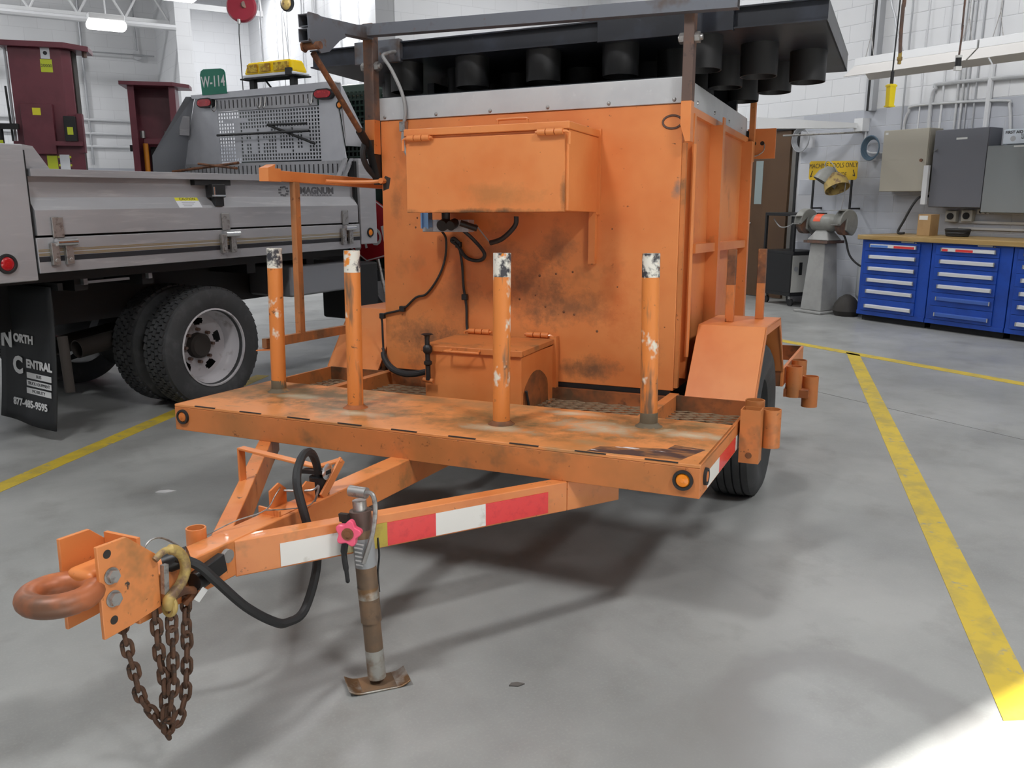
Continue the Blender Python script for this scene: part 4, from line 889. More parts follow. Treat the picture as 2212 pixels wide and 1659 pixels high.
for x, z in ((-1.572, 2.172), (-.238, 2.172)):
    o_ = [(x + .062 * cos(a) + (.035 if cos(a) > 0 else -.035), z + .040 * sin(a)) for a in [2 * pi * (k + .5) / 20 for k in range(20)]]
    l_ = P2(o_, 'xz', HY - .042, HY - .001, 'stop_lamp', 'black_rubber', hb)
    o_ = [(x + .048 * cos(a) + (.035 if cos(a) > 0 else -.035), z + .029 * sin(a)) for a in [2 * pi * (k + .5) / 20 for k in range(20)]]
    P2(o_, 'xz', HY - .048, HY - .0425, 'lens', 'lens_red', l_)
# wings
def poly3(pts, name, mat, par, t=.01):
    a, b, c = Vector(pts[0]), Vector(pts[1]), Vector(pts[2]); n_ = (b - a).cross(c - a).normalized() * t
    m = MB(); n = len(pts); m.v = [tuple(Vector(p)) for p in pts] + [tuple(Vector(p) + n_) for p in pts]
    m.f = [tuple(range(n - 1, -1, -1)), tuple(range(n, 2 * n))] + [(k, (k + 1) % n, n + (k + 1) % n, n + k) for k in range(n)]
    return m.build(name, mat, par)
poly3([(-1.955, HY, 1.545), (-1.955, HY, 1.64), (-1.748, HY, 2.235), (-1.80, HY - .04, 2.235), (-1.842, 1.10, 1.73), (-1.850, 1.10, 1.54)], 'headboard_wing', 'alu_dark', hb)  # darker aluminium paints in the shade on this turned-away wing
poly3([(-.14, HY + .005, 2.255), (-.10, HY + .005, 2.25), (-.19, 1.9, 1.886), (-.24, 1.9, 1.795), (-.063, HY + .005, 1.778), (-.11, HY + .005, 2.11)], 'headboard_wing', 'alu_lit', hb)
MB().obox(frame((-1.80, 1.42, 1.99), (.25, 1, 0), (.2, 0, 1)), .09, .16, .012).build('lamp_shield', 'alu', hb)
lm2 = lamp(frame((-.10, HY - .004, 2.085), (1, 0, 0), (0, 0, 1)), 'amber', hb, .03, 'round_lamp')
# tarp rods hooked on the headboard
for a, b, mt, r_ in (((-.82, 1.44, 1.962), (-.40, 1.44, 1.957), 'black', .010), ((-.83, 1.445, 1.962), (-.33, 1.445, 1.80), 'black', .011), ((-1.41, 1.43, 1.897), (-.37, 1.43, 1.898), 'black', .010),
                     ((-1.85, 1.30, 1.60), (-.93, 1.2, 1.655), 'rust', .011), ((-1.40, 1.2, 1.655), (-.95, 1.2, 1.612), 'rust', .010)):
    MB().cyl(a, b, r_, 8).build('tarp_rod', mt, TK)
hkm = MB().tube(smooth([(0, 0, .06), (0, -.01, .0), (0, -.03, -.035), (0, -.055, -.01), (0, -.05, .01)]), .005, 6).mesh('hook', 'zinc')
for x in (-1.452, -.92, -.87, -.36): inst('hook', hkm, hb, loc=(x, HY - .02, 2.13))
# --- number sign and light bar
so = [(-1.595, 2.235), (-1.295, 2.235), (-1.30, 2.40), (-1.315, 2.425), (-1.35, 2.437), (-1.56, 2.444), (-1.592, 2.430), (-1.605, 2.40)]
sg = P2(so, 'xz', HY - .036, HY - .032, 'number_sign', 'sign_green', hb)
TX('sign_text', 'W-114', .125, 'white_print', sg, frame((-1.450, HY - .0366, 2.335), (1, 0, -.004), (0, 0, 1)), sx=.80, bold=.0015)
lbar = MB().box(-1.16, -.60, 1.52, 1.72, 2.352, 2.375).build('light_bar', 'sticker_white', TK, bevel=.006)
dome = MB().quadbox([(-1.155, 1.525, 2.376), (-.605, 1.525, 2.376), (-.605, 1.715, 2.376), (-1.155, 1.715, 2.376), (-1.125, 1.55, 2.476), (-.635, 1.55, 2.476), (-.635, 1.69, 2.476), (-1.125, 1.69, 2.476)]).build('amber_dome', 'amber_dome', lbar, bevel=.02)
for x0, x1 in ((-1.10, -.985), (-.965, -.84), (-.80, -.64)):
    MB().box(x0, x1, 1.515, 1.53, 2.388, 2.452).build('reflector', 'amber_core', dome, bevel=.004)
MB().box(-1.20, -.565, 1.53, 1.70, 2.340, 2.351).build('bar_plate', 'black', lbar)
for x in (-1.11, -.655): MB().box(x - .026, x + .026, 1.57, 1.61, 2.24, 2.345).build('bar_leg', 'black', lbar)
MB().box(-.66, -.605, 1.50, 1.53, 2.345, 2.40).build('bar_clip', 'black', lbar)
MB().tube(smooth([(-.99, 1.60, 2.345), (-.93, 1.58, 2.30), (-.86, 1.56, 2.245)]), .008, 6).build('bar_wire', 'black', lbar)
# --- cab
cabp = [(2.12, .75), (3.75, .75), (3.75, 1.35), (3.35, 1.45), (2.95, 2.30), (2.20, 2.345), (2.12, 2.25)]
cab = P2(cabp, 'yz', -1.90, -.06, 'cab', 'cab_green', bevel=.03)
MB().box(-1.70, -.25, 2.10, 2.125, 1.55, 2.20).build('rear_window', 'glass_dark', cab)
gr = MB()
for k in range(12): gr.box(-.60 + k * .045, -.585 + k * .045, 2.06, 2.075, 1.60, 2.26)
for k in range(14): gr.box(-.62, -.06, 2.055, 2.07, 1.62 + k * .047, 1.636 + k * .047)
gr.build('window_grille', 'cab_green', cab)
P2([(2.42, 1.52), (3.18, 1.52), (2.90, 2.16), (2.46, 2.20)], 'yz', -.062, -.054, 'side_window', 'glass_dark', cab)
poly3([(-1.80, 3.34, 1.48), (-.16, 3.34, 1.48), (-.22, 2.98, 2.24), (-1.74, 2.98, 2.24)], 'windscreen', 'glass_dark', cab, .02)
for y in (2.36, 3.30): MB().box(-.061, -.055, y, y + .008, .85, 1.50).build('door_seam', 'truck_black', cab)
MB().box(-.056, -.03, 2.44, 2.58, 1.40, 1.43).build('door_handle', 'chrome', cab)
MB().box(-.02, .16, 3.05, 3.10, 1.50, 1.80).build('mirror', 'black', cab, bevel=.02)
MB().box(-1.9, -.06, 3.75, 4.9, .75, 1.30).build('bonnet', 'cab_green', cab, bevel=.05)
# --- chassis and running gear
for x in (-.55, -1.35): MB().box(x - .05, x + .05, -1.6, 4.6, .62, .92).build('chassis_rail', 'truck_black', TK)
MB().box(-1.95, -.08, -1.62, 1.50, .93, .985).build('sub_frame', 'truck_black', TK)
for y in (-1.4, -.8, -.35, .5, 1.1): MB().box(-1.9, -.12, y - .04, y + .04, .86, .93).build('cross_member', 'truck_black', TK)
MB().cyl((-1.75, .04, .412), (-.2, .04, .412), .07, 16).lathe([(.0, -.24), (.16, -.17), (.22, 0), (.16, .17), (0, .24)], (-.97, .04, .412), 'x', 20).build('rear_axle', 'truck_black', TK)
stp = MB().box(-.13, -.09, -.80, -.34, .955, .978).box(-.13, -.09, -.80, -.775, .895, .955).box(-.13, -.09, -.365, -.34, .895, .955).box(-.13, -.09, -.80, -.50, .900, .915).build('step_bracket', 'alu_dark', TK)
MB().box(-.50, -.06, .82, 1.50, .655, .885).build('side_tank', 'alu_dark', TK, bevel=.02)
MB().box(-.40, -.10, 1.52, 1.90, .40, .85).build('tool_locker', 'truck_black', TK, bevel=.02)
for x in (-.85, -.62):
    MB().pipe((x, -.55, .43), (x, .6, .55), .060, .054).build('exhaust_pipe', 'axle_dark', TK)
def truck_tyre(xc, side_, y0, tread=True):
    Rr, w2 = .405, .118
    prof = [(.245, -w2 * .78), (.262, -w2 * .88), (.31, -w2), (.355, -w2 * .98), (.388, -w2 * .86), (Rr - .012, -w2 * .74), (Rr - .012, w2 * .74), (.388, w2 * .86), (.355, w2 * .98), (.31, w2), (.262, w2 * .88), (.245, w2 * .78)]
    o = MB().lathe(prof, (xc, y0, Rr), 'x', 60, closed=True).build('rear_tyre', 'tyre', TK)
    if tread:
        m = MB(); n = 52
        for k in range(n):
            for j in range(5):
                a = 2 * pi * (k + (.5 if j % 2 else 0)) / n; xx = xc + (j - 2) * w2 * .295
                mt = Matrix.Translation((xx, y0 + (Rr - .008) * cos(a), Rr + (Rr - .008) * sin(a))) @ Matrix.Rotation(a, 4, 'X')
                m.obox(mt @ Matrix.Rotation(R(12 if j % 2 else -12), 4, 'Y'), w2 * .255, .016, .038)
        t_ = m.build('tread', 'tyre', o); t_['kind'] = 'stuff'
    return o
WY = .035
t1 = truck_tyre(-.119, 1, WY); truck_tyre(-.43, 1, WY); truck_tyre(-1.85, -1, WY); truck_tyre(-1.55, -1, WY, False)
Rr = .405
# deep-dish wheel with hand holes
rim = MB().lathe([(.256, -.008), (.262, -.002), (.262, .002), (.252, .004), (.248, -.03), (.240, -.05), (.238, -.085), (.226, -.10), (.220, -.12), (.212, -.150)], (-.012, WY, Rr), 'x', 56, caps=False).build('wheel_rim', 'rim_white', t1)
dm_ = MB(); i0 = 0; n = 120
# disc with five oval openings: built as a ring of quads, skipping the openings
rad = [.212, .200, .188, .176, .164, .152, .140, .128, .116, .104, .092, .080]
idx = {}
for j, r_ in enumerate(rad):
    for k in range(n):
        a = 2 * pi * k / n; dm_.v.append((-.162 - .030 * (j / 11) ** .7, WY + r_ * cos(a), Rr + r_ * sin(a))); idx[(j, k)] = len(dm_.v) - 1
for j in range(11):
    for k in range(n):
        a = 2 * pi * (k + .5) / n; rm = (rad[j] + rad[j + 1]) / 2; hole = False
        for q in range(5):
            qa = 2 * pi * q / 5 + .25; dy = rm * math.sin(a - qa); dx = rm * cos(a - qa) - .166
            if cos(a - qa) > 0 and (dy / .040) ** 2 + (dx / .027) ** 2 < 1: hole = True
        if not hole: dm_.f.append((idx[(j, k)], idx[(j, (k + 1) % n)], idx[(j + 1, (k + 1) % n)], idx[(j + 1, k)]))
dm_.build('wheel_disc', 'rim_white', t1)
MB().lathe([(.086, -.180), (.084, -.135), (.068, -.120), (0, -.120)], (-.012, WY, Rr), 'x', 28).build('hub', 'axle_dark', t1)
nm = MB().cyl((0, 0, 0), (.03, 0, 0), .012, 6).mesh('lug_nut', 'steel_brown')
for k in range(8):
    a = 2 * pi * k / 8; inst('lug_nut', nm, t1, loc=(-.180, WY + .112 * cos(a), Rr + .112 * sin(a)))
MB().lathe([(.244, -.10), (.244, .10), (.10, .0)], (-.43, WY, Rr), 'x', 40).build('inner_rim', 'axle_dark', TK)
for sx in (-.16, -1.75):
    ft_ = MB().lathe([(.23, -.11), (.31, -.125), (.37, -.11), (.395, -.08), (.395, .08), (.37, .11), (.31, .125), (.23, .11)], (sx, 4.0, .395), 'x', 48, closed=True).build('front_tyre', 'tyre', TK)
    MB().lathe([(.235, -.10), (.235, .10), (.12, .06), (0, .06)], (sx, 4.0, .395), 'x', 32).build('front_rim', 'rim_white', ft_)
# --- mud flap
FY = -1.0
fv = MB(); cols, rowsn = 10, 14
def fpt(i, j):
    u, v = i / cols, j / rowsn
    x = -.62 + u * .53 - .06 * (1 - v) * (1 - v) * .6; z = .085 + v * .815 + .03 * (u - .5) * (1 - v) * -1
    return (x, FY - .05 * (1 - v) ** 2 + .010 * sin(u * 7) * (1 - v), z)
for j in range(rowsn + 1):
    for i in range(cols + 1): fv.v.append(fpt(i, j))
for j in range(rowsn):
    for i in range(cols): a = j * (cols + 1) + i; fv.f.append((a, a + 1, a + cols + 2, a + cols + 1))
fo = fv.build('mud_flap', 'flap', TK); sd_ = fo.modifiers.new('thickness', 'SOLIDIFY'); sd_.thickness = .008; sd_.offset = 1
def fl_(x, z): 
    v = (z - .085) / .815
    return frame((x - .036 * (1 - v) ** 2, FY - .062 - .05 * (1 - v) ** 2 + .045, z), (1, 0, -.03), (0, .06, 1))
for tx, s_, x, z, sx, bo in (('N', .135, -0.543, .575, 1.05, .006), ('ORTH', .066, -0.375, .585, 1.05, .003), ('C', .135, -0.438, .425, 1.0, .006), ('ENTRAL', .066, -0.232, .440, 1.02, .003), ('877-485-9595', .060, -0.315, .205, .98, .002)):
    TX('flap_lettering', tx, s_, 'white_print', fo, fl_(x, z), sx=sx, bold=bo)
for k, tx in enumerate(('BUS', 'TRUCK EQUIPMENT', 'MOBILITY')):
    mx = fl_(-.232, .375 - k * .045); m = MB().box(-.118, .118, -.017, .017, -.0005, .0006); m.xf(mx); b_ = m.build('flap_bar', 'white_print', fo)
    TX('flap_lettering', tx, .026, 'print_black', b_, mx @ Matrix.Translation((0, 0, .0012)), sx=.9 if k == 1 else 1.1)
MB().bar((-.05, FY + .03, .90), (-.70, FY + .03, .90), .03, .04).build('flap_hanger', 'truck_black', fo)
MB().cyl((-.07, FY + .02, .62), (-.055, FY + .02, .30), .028, 12).build('flap_bracket', 'axle_dark', fo)
# --- stop sign leaning behind the truck
M('sign_back', (.6, .6, .6), .5)
sgm = empty('stop_sign', KM @ frame((-.245, 1.985, 1.105), (cos(R(14)), 0, sin(R(14))), (-sin(R(14)), 0.03, cos(R(14)))))
tag(sgm, 'red octagonal road sign with white letters half hidden between truck and trailer box', 'road sign')
oc = [(.275 * cos(R(22.5 + 45 * k)), .275 * sin(R(22.5 + 45 * k))) for k in range(8)]
MB().prism(oc, 'xy', -.004, 0).build('face', 'stop_red', sgm)
m = MB()
for k in range(8):
    a, b = Vector((*oc[k], .0)) * .955, Vector((*oc[(k + 1) % 8], .0)) * .955; m.bar((a.x, a.y, .0006), (b.x, b.y, .0006), .010, .0008)
m.build('border', 'white_print', sgm)
TX('sign_text', 'STOP', .20, 'white_print', sgm, Matrix.Translation((.0, -.075, .001)) , sx=.85, bold=.004)
MB().cyl((0, -.05, -.02), (.02, -1.12, -.02), .016, 10).build('staff', 'zinc', sgm)
# ================================================================ BACKGROUND: LIFT COLUMNS
M('maroon', (.155, .030, .045), .42, layers=[((.12, .022, .035), 3, .45, .65)], bump=(30, .05), coat=.15)
M('hyd_orange', (.60, .22, .02), .4); M('lime', (.55, .62, .03), .5)
def lift_root(x, y, rz, label):
    r_ = empty('lift_column', Matrix.Translation((x, y, 0)) @ Matrix.Rotation(rz, 4, 'Z')); return tag(r_, label, 'vehicle lift')
L1 = lift_root(-4.47, 8.52, R(17), 'maroon vehicle lift column with yellow 20000 sticker, nearer one at the left edge')
h = 2.745
MB().prism([(-.265, -.16), (.18, -.16), (.25, -.09), (.25, .20), (-.265, .20)], 'xy', 0, h).build('column_body', 'maroon', L1, bevel=.006)
MB().prism([(-.34, -.22), (.22, -.22), (.40, -.02), (.40, .25), (-.34, .25)], 'xy', h, h + .05).build('top_plate', 'maroon', L1, bevel=.004)
MB().cyl((.36, .0, h - .05), (.36, 0, h), .022, 8).build('plate_bolt', 'steel_brown', L1)
MB().box(.252, .262, -.05, .16, 0, h).build('side_groove', 'axle_dark', L1)
MB().box(-.20, .07, -.235, -.161, 1.78, 2.24).build('motor_cover', 'maroon', L1, bevel=.006)
MB().box(-.30, .30, -.19, -.161, 0, 1.90).build('carriage', 'maroon', L1, bevel=.006)
MB().box(.07, .30, -.26, -.191, 1.86, 1.90).build('carriage_shelf', 'maroon', L1)
lb_ = MB().box(.16, .26, -.27, -.165, 1.90, 2.13).build('latch_box', 'truck_black', L1, bevel=.004)
MB().box(.185, .235, -.2715, -.27, 1.96, 2.03).build('latch_sticker', 'lime', lb_)
MB().box(.262, .31, -.2, -.10, 1.80, 2.16).build('latch_guard', 'maroon', L1)
s1 = MB().box(.0, .10, -.1625, -.1612, 2.53, 2.645).build('load_sticker', 'lime', L1)
TX('sticker_text', '20000', .040, 'print_black', s1, frame((.05, -.1632, 2.587), (1, 0, 0), (0, 0, 1)), sx=.95)
MB().box(.01, .088, -.1635, -.1612, 2.65, 2.745).build('label_strip', 'sticker_white', L1)
MB().cyl((.05, -.166, 2.70), (.05, -.1635, 2.70), .018, 12).build('label_mark', 'print_black', L1)
MB().box(-.10, -.03, -.2365, -.235, 2.135, 2.20).build('note_sticker', 'sticker_yellow', L1)
MB().box(-.03, .06, -.1925, -.19, 1.52, 1.77).build('warning_sticker', 'lime', L1)
MB().box(.08, .165, -.1925, -.19, 1.50, 1.78).build('warning_sticker', 'sticker_white', L1)
for k in range(7):
    for x in (.066, .166): MB().box(x, x + .014, -.1928, -.19, 1.52 + k * .038, 1.54 + k * .038).build('hazard_mark', 'print_black' if k % 2 else 'lime', L1)
MB().tube([(-.30, -.10, h), (-.29, -.12, 1.5)], .012, 8).build('hydraulic_hose', 'pipe_grey', L1)
MB().tube([(-.33, -.10, 2.4), (-.31, -.14, 1.9)], .010, 8).build('hydraulic_hose', 'black', L1)
arm_ = MB().box(-.62, -.20, -.30, -.24, 1.70, 1.74).build('lift_arm', 'truck_black', L1); MB().cyl((-.40, -.27, 1.74), (-.40, -.27, 2.02), .045, 12).box(-.50, -.22, -.30, -.24, 2.0, 2.05).build('arm_post', 'truck_black', arm_)
MB().box(-.395, -.355, -.316, -.31, 1.86, 1.90).build('arm_sticker', 'lime', arm_)
L2 = lift_root(-4.17, 10.3, R(14), 'open-faced maroon vehicle lift column behind the truck headboard')
h = 2.62
MB().box(-.235, .235, .14, .16, 0, h).build('back_plate', 'maroon', L2)
for s in (-1, 1):
    MB().box(s * .255, s * .235, -.14, .16, 0, h).build('flange', 'maroon', L2)
    MB().box(s * .254, s * .185, -.16, -.14, 0, h).build('lip', 'maroon', L2)
MB().prism([(-.33, -.22), (.24, -.22), (.40, -.02), (.40, .25), (-.33, .25)], 'xy', h, h + .04).build('top_plate', 'maroon', L2)
MB().box(-.15, .15, -.05, .02, 1.98, 2.05).build('carriage', 'maroon', L2, bevel=.01)
MB().cyl((-.13, -.04, .3), (-.13, -.04, 1.99), .03, 12).build('hydraulic_rod', 'hyd_orange', L2)
for x in (-.15, .12): MB().cyl((x, -.06, 2.05), (x, -.06, 2.13), .03, 8).build('carriage_bolt', 'zinc', L2)
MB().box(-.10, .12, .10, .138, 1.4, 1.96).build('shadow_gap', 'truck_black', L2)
MB().box(-.30, -.256, -.06, .0, 1.90, 1.97).build('side_stop', 'truck_black', L2)

# ================================================================ BENCH AND DRAWER CABINETS (room frame)
M('blue', (.012, .070, .42), .38, layers=[((.010, .055, .33), 4, .45, .65)], coat=.15)
M('handle_silver', (.80, .81, .82), .3, .35); M('blue_line', (.006, .03, .20), .5); M('handle_blue', (.055, .12, .40), .4); M('handle_red', (.70, .05, .05), .4); M('label_white', (.72, .73, .72), .5)
M('wood', (.42, .28, .11), .4, layers=[((.34, .21, .07), 3, .42, .62, (1, .15, 1)), ((.48, .34, .15), 18, .5, .7, (1, .08, 1))])
M('maple_edge', (.50, .34, .10), .35)
FX = 8.487
def cabinet(ytop, label, labels, blanks=()):
    W_ = .835; y1 = ytop; y0 = ytop - W_
    r_ = tag(room(empty('drawer_cabinet')), label, 'drawer cabinet', 'blue drawer cabinets under the worktop')
    MB().box(FX + .015, WX - .02, y0 + .003, y1 - .003, .07, .912).build('body', 'blue', r_, bevel=.003)
    MB().box(FX + .08, WX - .06, y0 + .03, y1 - .03, 0, .07).build('plinth', 'truck_black', r_)
    MB().box(FX + .006, FX + .015, y0 + .003, y1 - .003, .07, .115).build('base_rail', 'blue', r_)
    zs = [.895, .79, .66, .532, .403, .262, .118]; hz = [.85, .727, .597, .468, .341, .174]
    for k in range(6):
        d_ = MB().box(FX, FX + .015, y0 + .125, y1 - .05, zs[k + 1] + .002, zs[k] - .002).build('drawer', 'blue', r_, bevel=.002)
        ya, yb = y1 - .118, y1 - .68
        h_ = MB().prism([(FX - .022, hz[k] - .018), (FX - .020, hz[k] + .010), (FX, hz[k] + .020), (FX, hz[k] - .020)], 'xz', yb, ya).build('handle', 'handle_silver' if k not in blanks else 'handle_blue', d_)
        for y in (ya, yb): MB().box(FX - .024, FX, y - .006, y + .006, hz[k] - .02, hz[k] + .02).build('handle_end', 'chrome', h_)
        if k == 0:
            for a, b, mt in labels: MB().box(FX - .0232, FX - .0222, ya - a * .562, ya - b * .562, hz[k] - .016, hz[k] + .008).build('handle_label', mt, h_)
    MB().box(FX + .012, FX + .0148, y1 - .63, y1 - .48, .896, .912).build('maker_plate', 'label_white', r_)
    MB().cyl((FX + .010, y1 - .65, .896), (FX + .0149, y1 - .65, .896), .010, 10).build('lock', 'zinc', r_)
    return r_
M('label_blue', (.10, .24, .66), .4)
cabinet(6.092, 'blue drawer cabinet at the left end of the bench, top handle blue and red', ((.02, .40, 'label_blue'), (.42, .52, 'label_white'), (.53, .96, 'handle_red')))
cabinet(5.252, 'blue drawer cabinet with two blank blue handles, second from the left end', ((.02, .13, 'handle_red'), (.14, .27, 'label_white'), (.28, .60, 'handle_red'), (.61, .97, 'label_white')), (4, 5))
cabinet(4.412, 'blue drawer cabinet cut off by the right edge of the picture', ((.02, .97, 'label_white'),))
wt = MB().box(FX - .03, WX - .005, 3.5, 6.135, .913, .965).build('worktop', 'wood', None, bevel=.008); room(wt); tag(wt, 'light wooden worktop along the wall on blue drawer cabinets', 'worktop')
# on the worktop
M('cardboard', (.44, .28, .13), .75, layers=[((.38, .23, .10), 5, .45, .65)])
cb_ = tag(room(empty('cardboard_box')), 'small brown cardboard box with white label on the worktop', 'box')
MB().box(8.84, 9.0, 5.515, 5.665, .9655, 1.195).build('carton', 'cardboard', cb_, bevel=.003); MB().box(8.8385, 8.8398, 5.55, 5.65, 1.135, 1.18).build('label_paper', 'label_white', cb_)
co = MB()
for k in range(4):
    co.tube([(8.93 + (.07 + .006 * (k % 2)) * cos(a), 5.25 + (.11 + .005 * k) * sin(a), .982 + .018 * k) for a in [2 * pi * q / 24 for q in range(24)]], .015, 8, closed=True)
co = co.build('cord_coil', 'black_rubber'); room(co); tag(co, 'coiled black power cord lying on the worktop', 'cord')
o = MB().tube(smooth([(9.22, 5.75, 1.385), (9.0, 5.76, 1.385), (8.93, 5.80, 1.30), (8.88, 5.86, 1.12), (8.85, 5.90, .992), (8.85, 5.82, .984)]), .014, 8).build('black_hose', 'black_rubber'); room(o); tag(o, 'curved black hose from the wall down to the worktop', 'hose')
# ---- boxes and fittings on the wall
M('panel_beige', (.46, .43, .36), .45); M('panel_dark', (.15, .155, .18), .45); M('panel_grey', (.24, .26, .27), .45); M('firstaid', (.66, .72, .80), .45); M('outlet_metal', (.55, .54, .50), .5, .2)
def wbox(name, y0, y1, z0, z1, d, mat, label, cat):
    r_ = tag(room(empty(name)), label, cat)
    MB().box(WX - d + .012, WX - .001, y0, y1, z0, z1).build('case', mat, r_, bevel=.004)
    MB().box(WX - d, WX - d + .011, y0 + .004, y1 - .004, z0 + .004, z1 - .004).build('door', mat, r_, bevel=.004)
    return r_
b1 = wbox('electrical_box', 5.735, 6.30, 1.44, 2.125, .25, 'panel_beige', 'beige electrical cabinet on the wall above the left end of the bench', 'electrical box')
MB().cyl((WX - .262, 5.80, 1.78), (WX - .25, 5.80, 1.78), .018, 12).build('knob', 'steel_brown', b1)
MB().box(WX - .251, WX - .25, 6.24, 6.275, 2.075, 2.10).build('door_label', 'label_white', b1)
b2 = wbox('electrical_box', 5.075, 5.67, 1.27, 2.09, .25, 'panel_dark', 'tall dark grey electrical cabinet between the beige and the light grey one', 'electrical box')
MB().box(WX - .252, WX - .25, 5.30, 5.42, 1.98, 2.0).build('door_label', 'label_white', b2)
MB().tube([(WX - .252, 5.64, 1.87), (WX - .28, 5.64, 1.87), (WX - .28, 5.60, 1.89)], .008, 6).build('handle', 'chrome', b2)
b3 = wbox('electrical_box', 4.10, 5.070, 1.22, 1.90, .26, 'panel_grey', 'wide light grey electrical cabinet below the first aid kit at the right edge', 'electrical box')
fa = tag(room(empty('first_aid_kit')), 'white first aid kit box standing on the grey electrical cabinet', 'first aid kit')
MB().box(WX - .24, WX - .10, 4.45, 4.935, 1.905, 2.055).build('case', 'firstaid', fa, bevel=.012)
fr_ = lambda y, z: frame((WX - .2412, y, z), (0, -1, 0), (0, 0, 1))
TX('kit_text', 'FIRST AID', .040, 'print_black', fa, fr_(4.825, 2.022), sx=1.0, bold=.001)
m = MB().lathe([(.022, 0), (.027, 0), (.027, .001), (.022, .001)], (0, 0, 0), 'z', 20); m.xf(fr_(4.83, 1.96)); m.build('kit_emblem', 'pipe_grey', fa)
TX('kit_text', 'KIT', .04, 'print_black', fa, fr_(4.735, 1.98) @ Matrix.Rotation(R(90), 4, 'Z'), sx=1.0)
MB().box(WX - .262, WX - .2605, 4.55, 4.80, 1.875, 1.89).build('door_label', 'label_white', b3)
for (y, z, s_, lab) in ((5.50, 1.172, .062, 'round outlet box under the dark cabinet, left of two'), (5.32, 1.18, .062, 'round outlet box under the dark cabinet, right of two')):
    ob = tag(room(empty('outlet_box')), 'square grey metal ' + lab, 'outlet'); MB().box(WX - .07, WX - .001, y - s_, y + s_, z - s_, z + s_).build('case', 'outlet_metal', ob, bevel=.006)
    MB().cyl((WX - .085, y, z), (WX - .07, y, z), .036, 20).build('socket', 'truck_black', ob)
ob = tag(room(empty('outlet_box')), 'small double wall outlet under the grey cabinet', 'outlet'); MB().box(WX - .03, WX - .001, 5.10, 5.23, 1.20, 1.25).build('plate', 'label_white', ob)
for y in (5.135, 5.19): MB().cyl((WX - .034, y, 1.225), (WX - .03, y, 1.225), .017, 14).build('socket', 'truck_black', ob)
for k, z in enumerate((1.113, 1.045)):
    o = MB().box(WX - .03, WX - .001, 3.6, 5.42, z - .012, z + .012).build('wall_raceway', 'pipe_white'); room(o); tag(o, 'thin white raceway along the wall behind the bench, %s one' % ('upper', 'lower')[k], 'raceway')
o = MB().box(WX - .30, WX - .26, 5.675, 5.73, 1.30, 1.72).build('label_holder', 'pipe_white'); room(o); tag(o, 'narrow white strip hanging beside the dark electrical cabinet', 'strip')
# conduits
cnd = [([(6.20, 2.12), (6.198, 2.226), (6.16, 2.33), (6.056, 2.397), (5.116, 2.364), (5.02, 2.30), (4.983, 2.064)], .016, 'bent conduit arching over the beige and dark cabinets'),
       ([(5.894, 2.12), (5.894, 2.443), (5.856, 2.56), (5.696, 2.60), (4.0, 2.56)], .022, 'bent conduit rising and turning right below the strip light'),
       ([(6.70, 2.16), (6.69, 1.99), (6.62, 1.90), (6.30, 1.885)], .012, 'thin white bent conduit entering the beige cabinet from the left')]
for pts, r_, lab in cnd: pipes('wall_conduit', smooth([(WX - .03, y, z) for y, z in pts], 5), r_, 'pipe_white' if r_ < .014 else 'galv', lab, None, 'conduit')
for kk, (y, r_, mt, z0) in enumerate(((6.24, .010, 'pipe_grey', 2.12), (6.03, .008, 'pipe_white', 2.12), (5.77, .012, 'pipe_white', 2.12), (5.60, .014, 'galv', 2.09), (5.545, .014, 'galv', 2.09), (5.49, .008, 'pipe_grey', 2.09), (5.40, .010, 'pipe_grey', 2.09), (5.25, .030, 'pipe_white', 2.09))):
    pipes('wall_conduit', [(WX - .025, y, z0), (WX - .025, y, 6.2)], r_, mt, 'straight vertical conduit rising above the electrical cabinets, %s from the left' % ORD[kk], 'vertical conduits above the electrical cabinets', 'conduit')
pst = MB().box(WX - .10, WX - .001, 6.60, 6.70, 2.38, 6.4).build('wall_channel', 'panel_dark' if False else 'pipe_grey'); room(pst); tag(pst, 'dark steel channel on the wall above the swing arm', 'channel')
MB().box(WX - .101, WX - .06, 6.64, 6.672, 2.38, 5.5).build('channel_slot', 'truck_black', pst)
# coiled cables on the wall
def coil(y, z, r_, label, mat='pipe_grey'):
    m = MB()
    for k in range(5): m.tube([(WX - .04 - .012 * k, y + (r_ + .008 * k) * cos(a), z + (r_ * 1.2 + .008 * k) * sin(a)) for a in [2 * pi * q / 24 for q in range(24)]], .008, 6, closed=True)
    o = m.build('cable_coil', mat); room(o); tag(o, label, 'cable')
M('coil_blue', (.10, .16, .22), .5)
coil(6.58, 1.95, .09, 'blue grey cable coil hanging left of the beige cabinet', 'coil_blue'); coil(7.62, 2.10, .10, 'clear cable coil hanging beside the door frame')
# swing arm above the door
ja = tag(room(empty('swing_arm')), 'flat white swing arm reaching out from the wall above the door', 'swing arm')
MB().quadbox([(9.15, 6.74, 2.19), (9.22, 6.76, 2.19), (8.02, 7.34, 2.170), (7.98, 7.28, 2.170), (9.15, 6.74, 2.245), (9.22, 6.76, 2.245), (8.02, 7.34, 2.30), (7.98, 7.28, 2.30)]).build('arm', 'joist_white', ja)
MB().box(9.12, WX - .001, 6.68, 6.80, 2.15, 2.30).build('pivot', 'joist_white', ja)
MB().cyl((WX - .03, 6.75, 2.145), (8.75, 7.55, 2.13), .012, 8).build('tie_rod', 'zinc', ja)
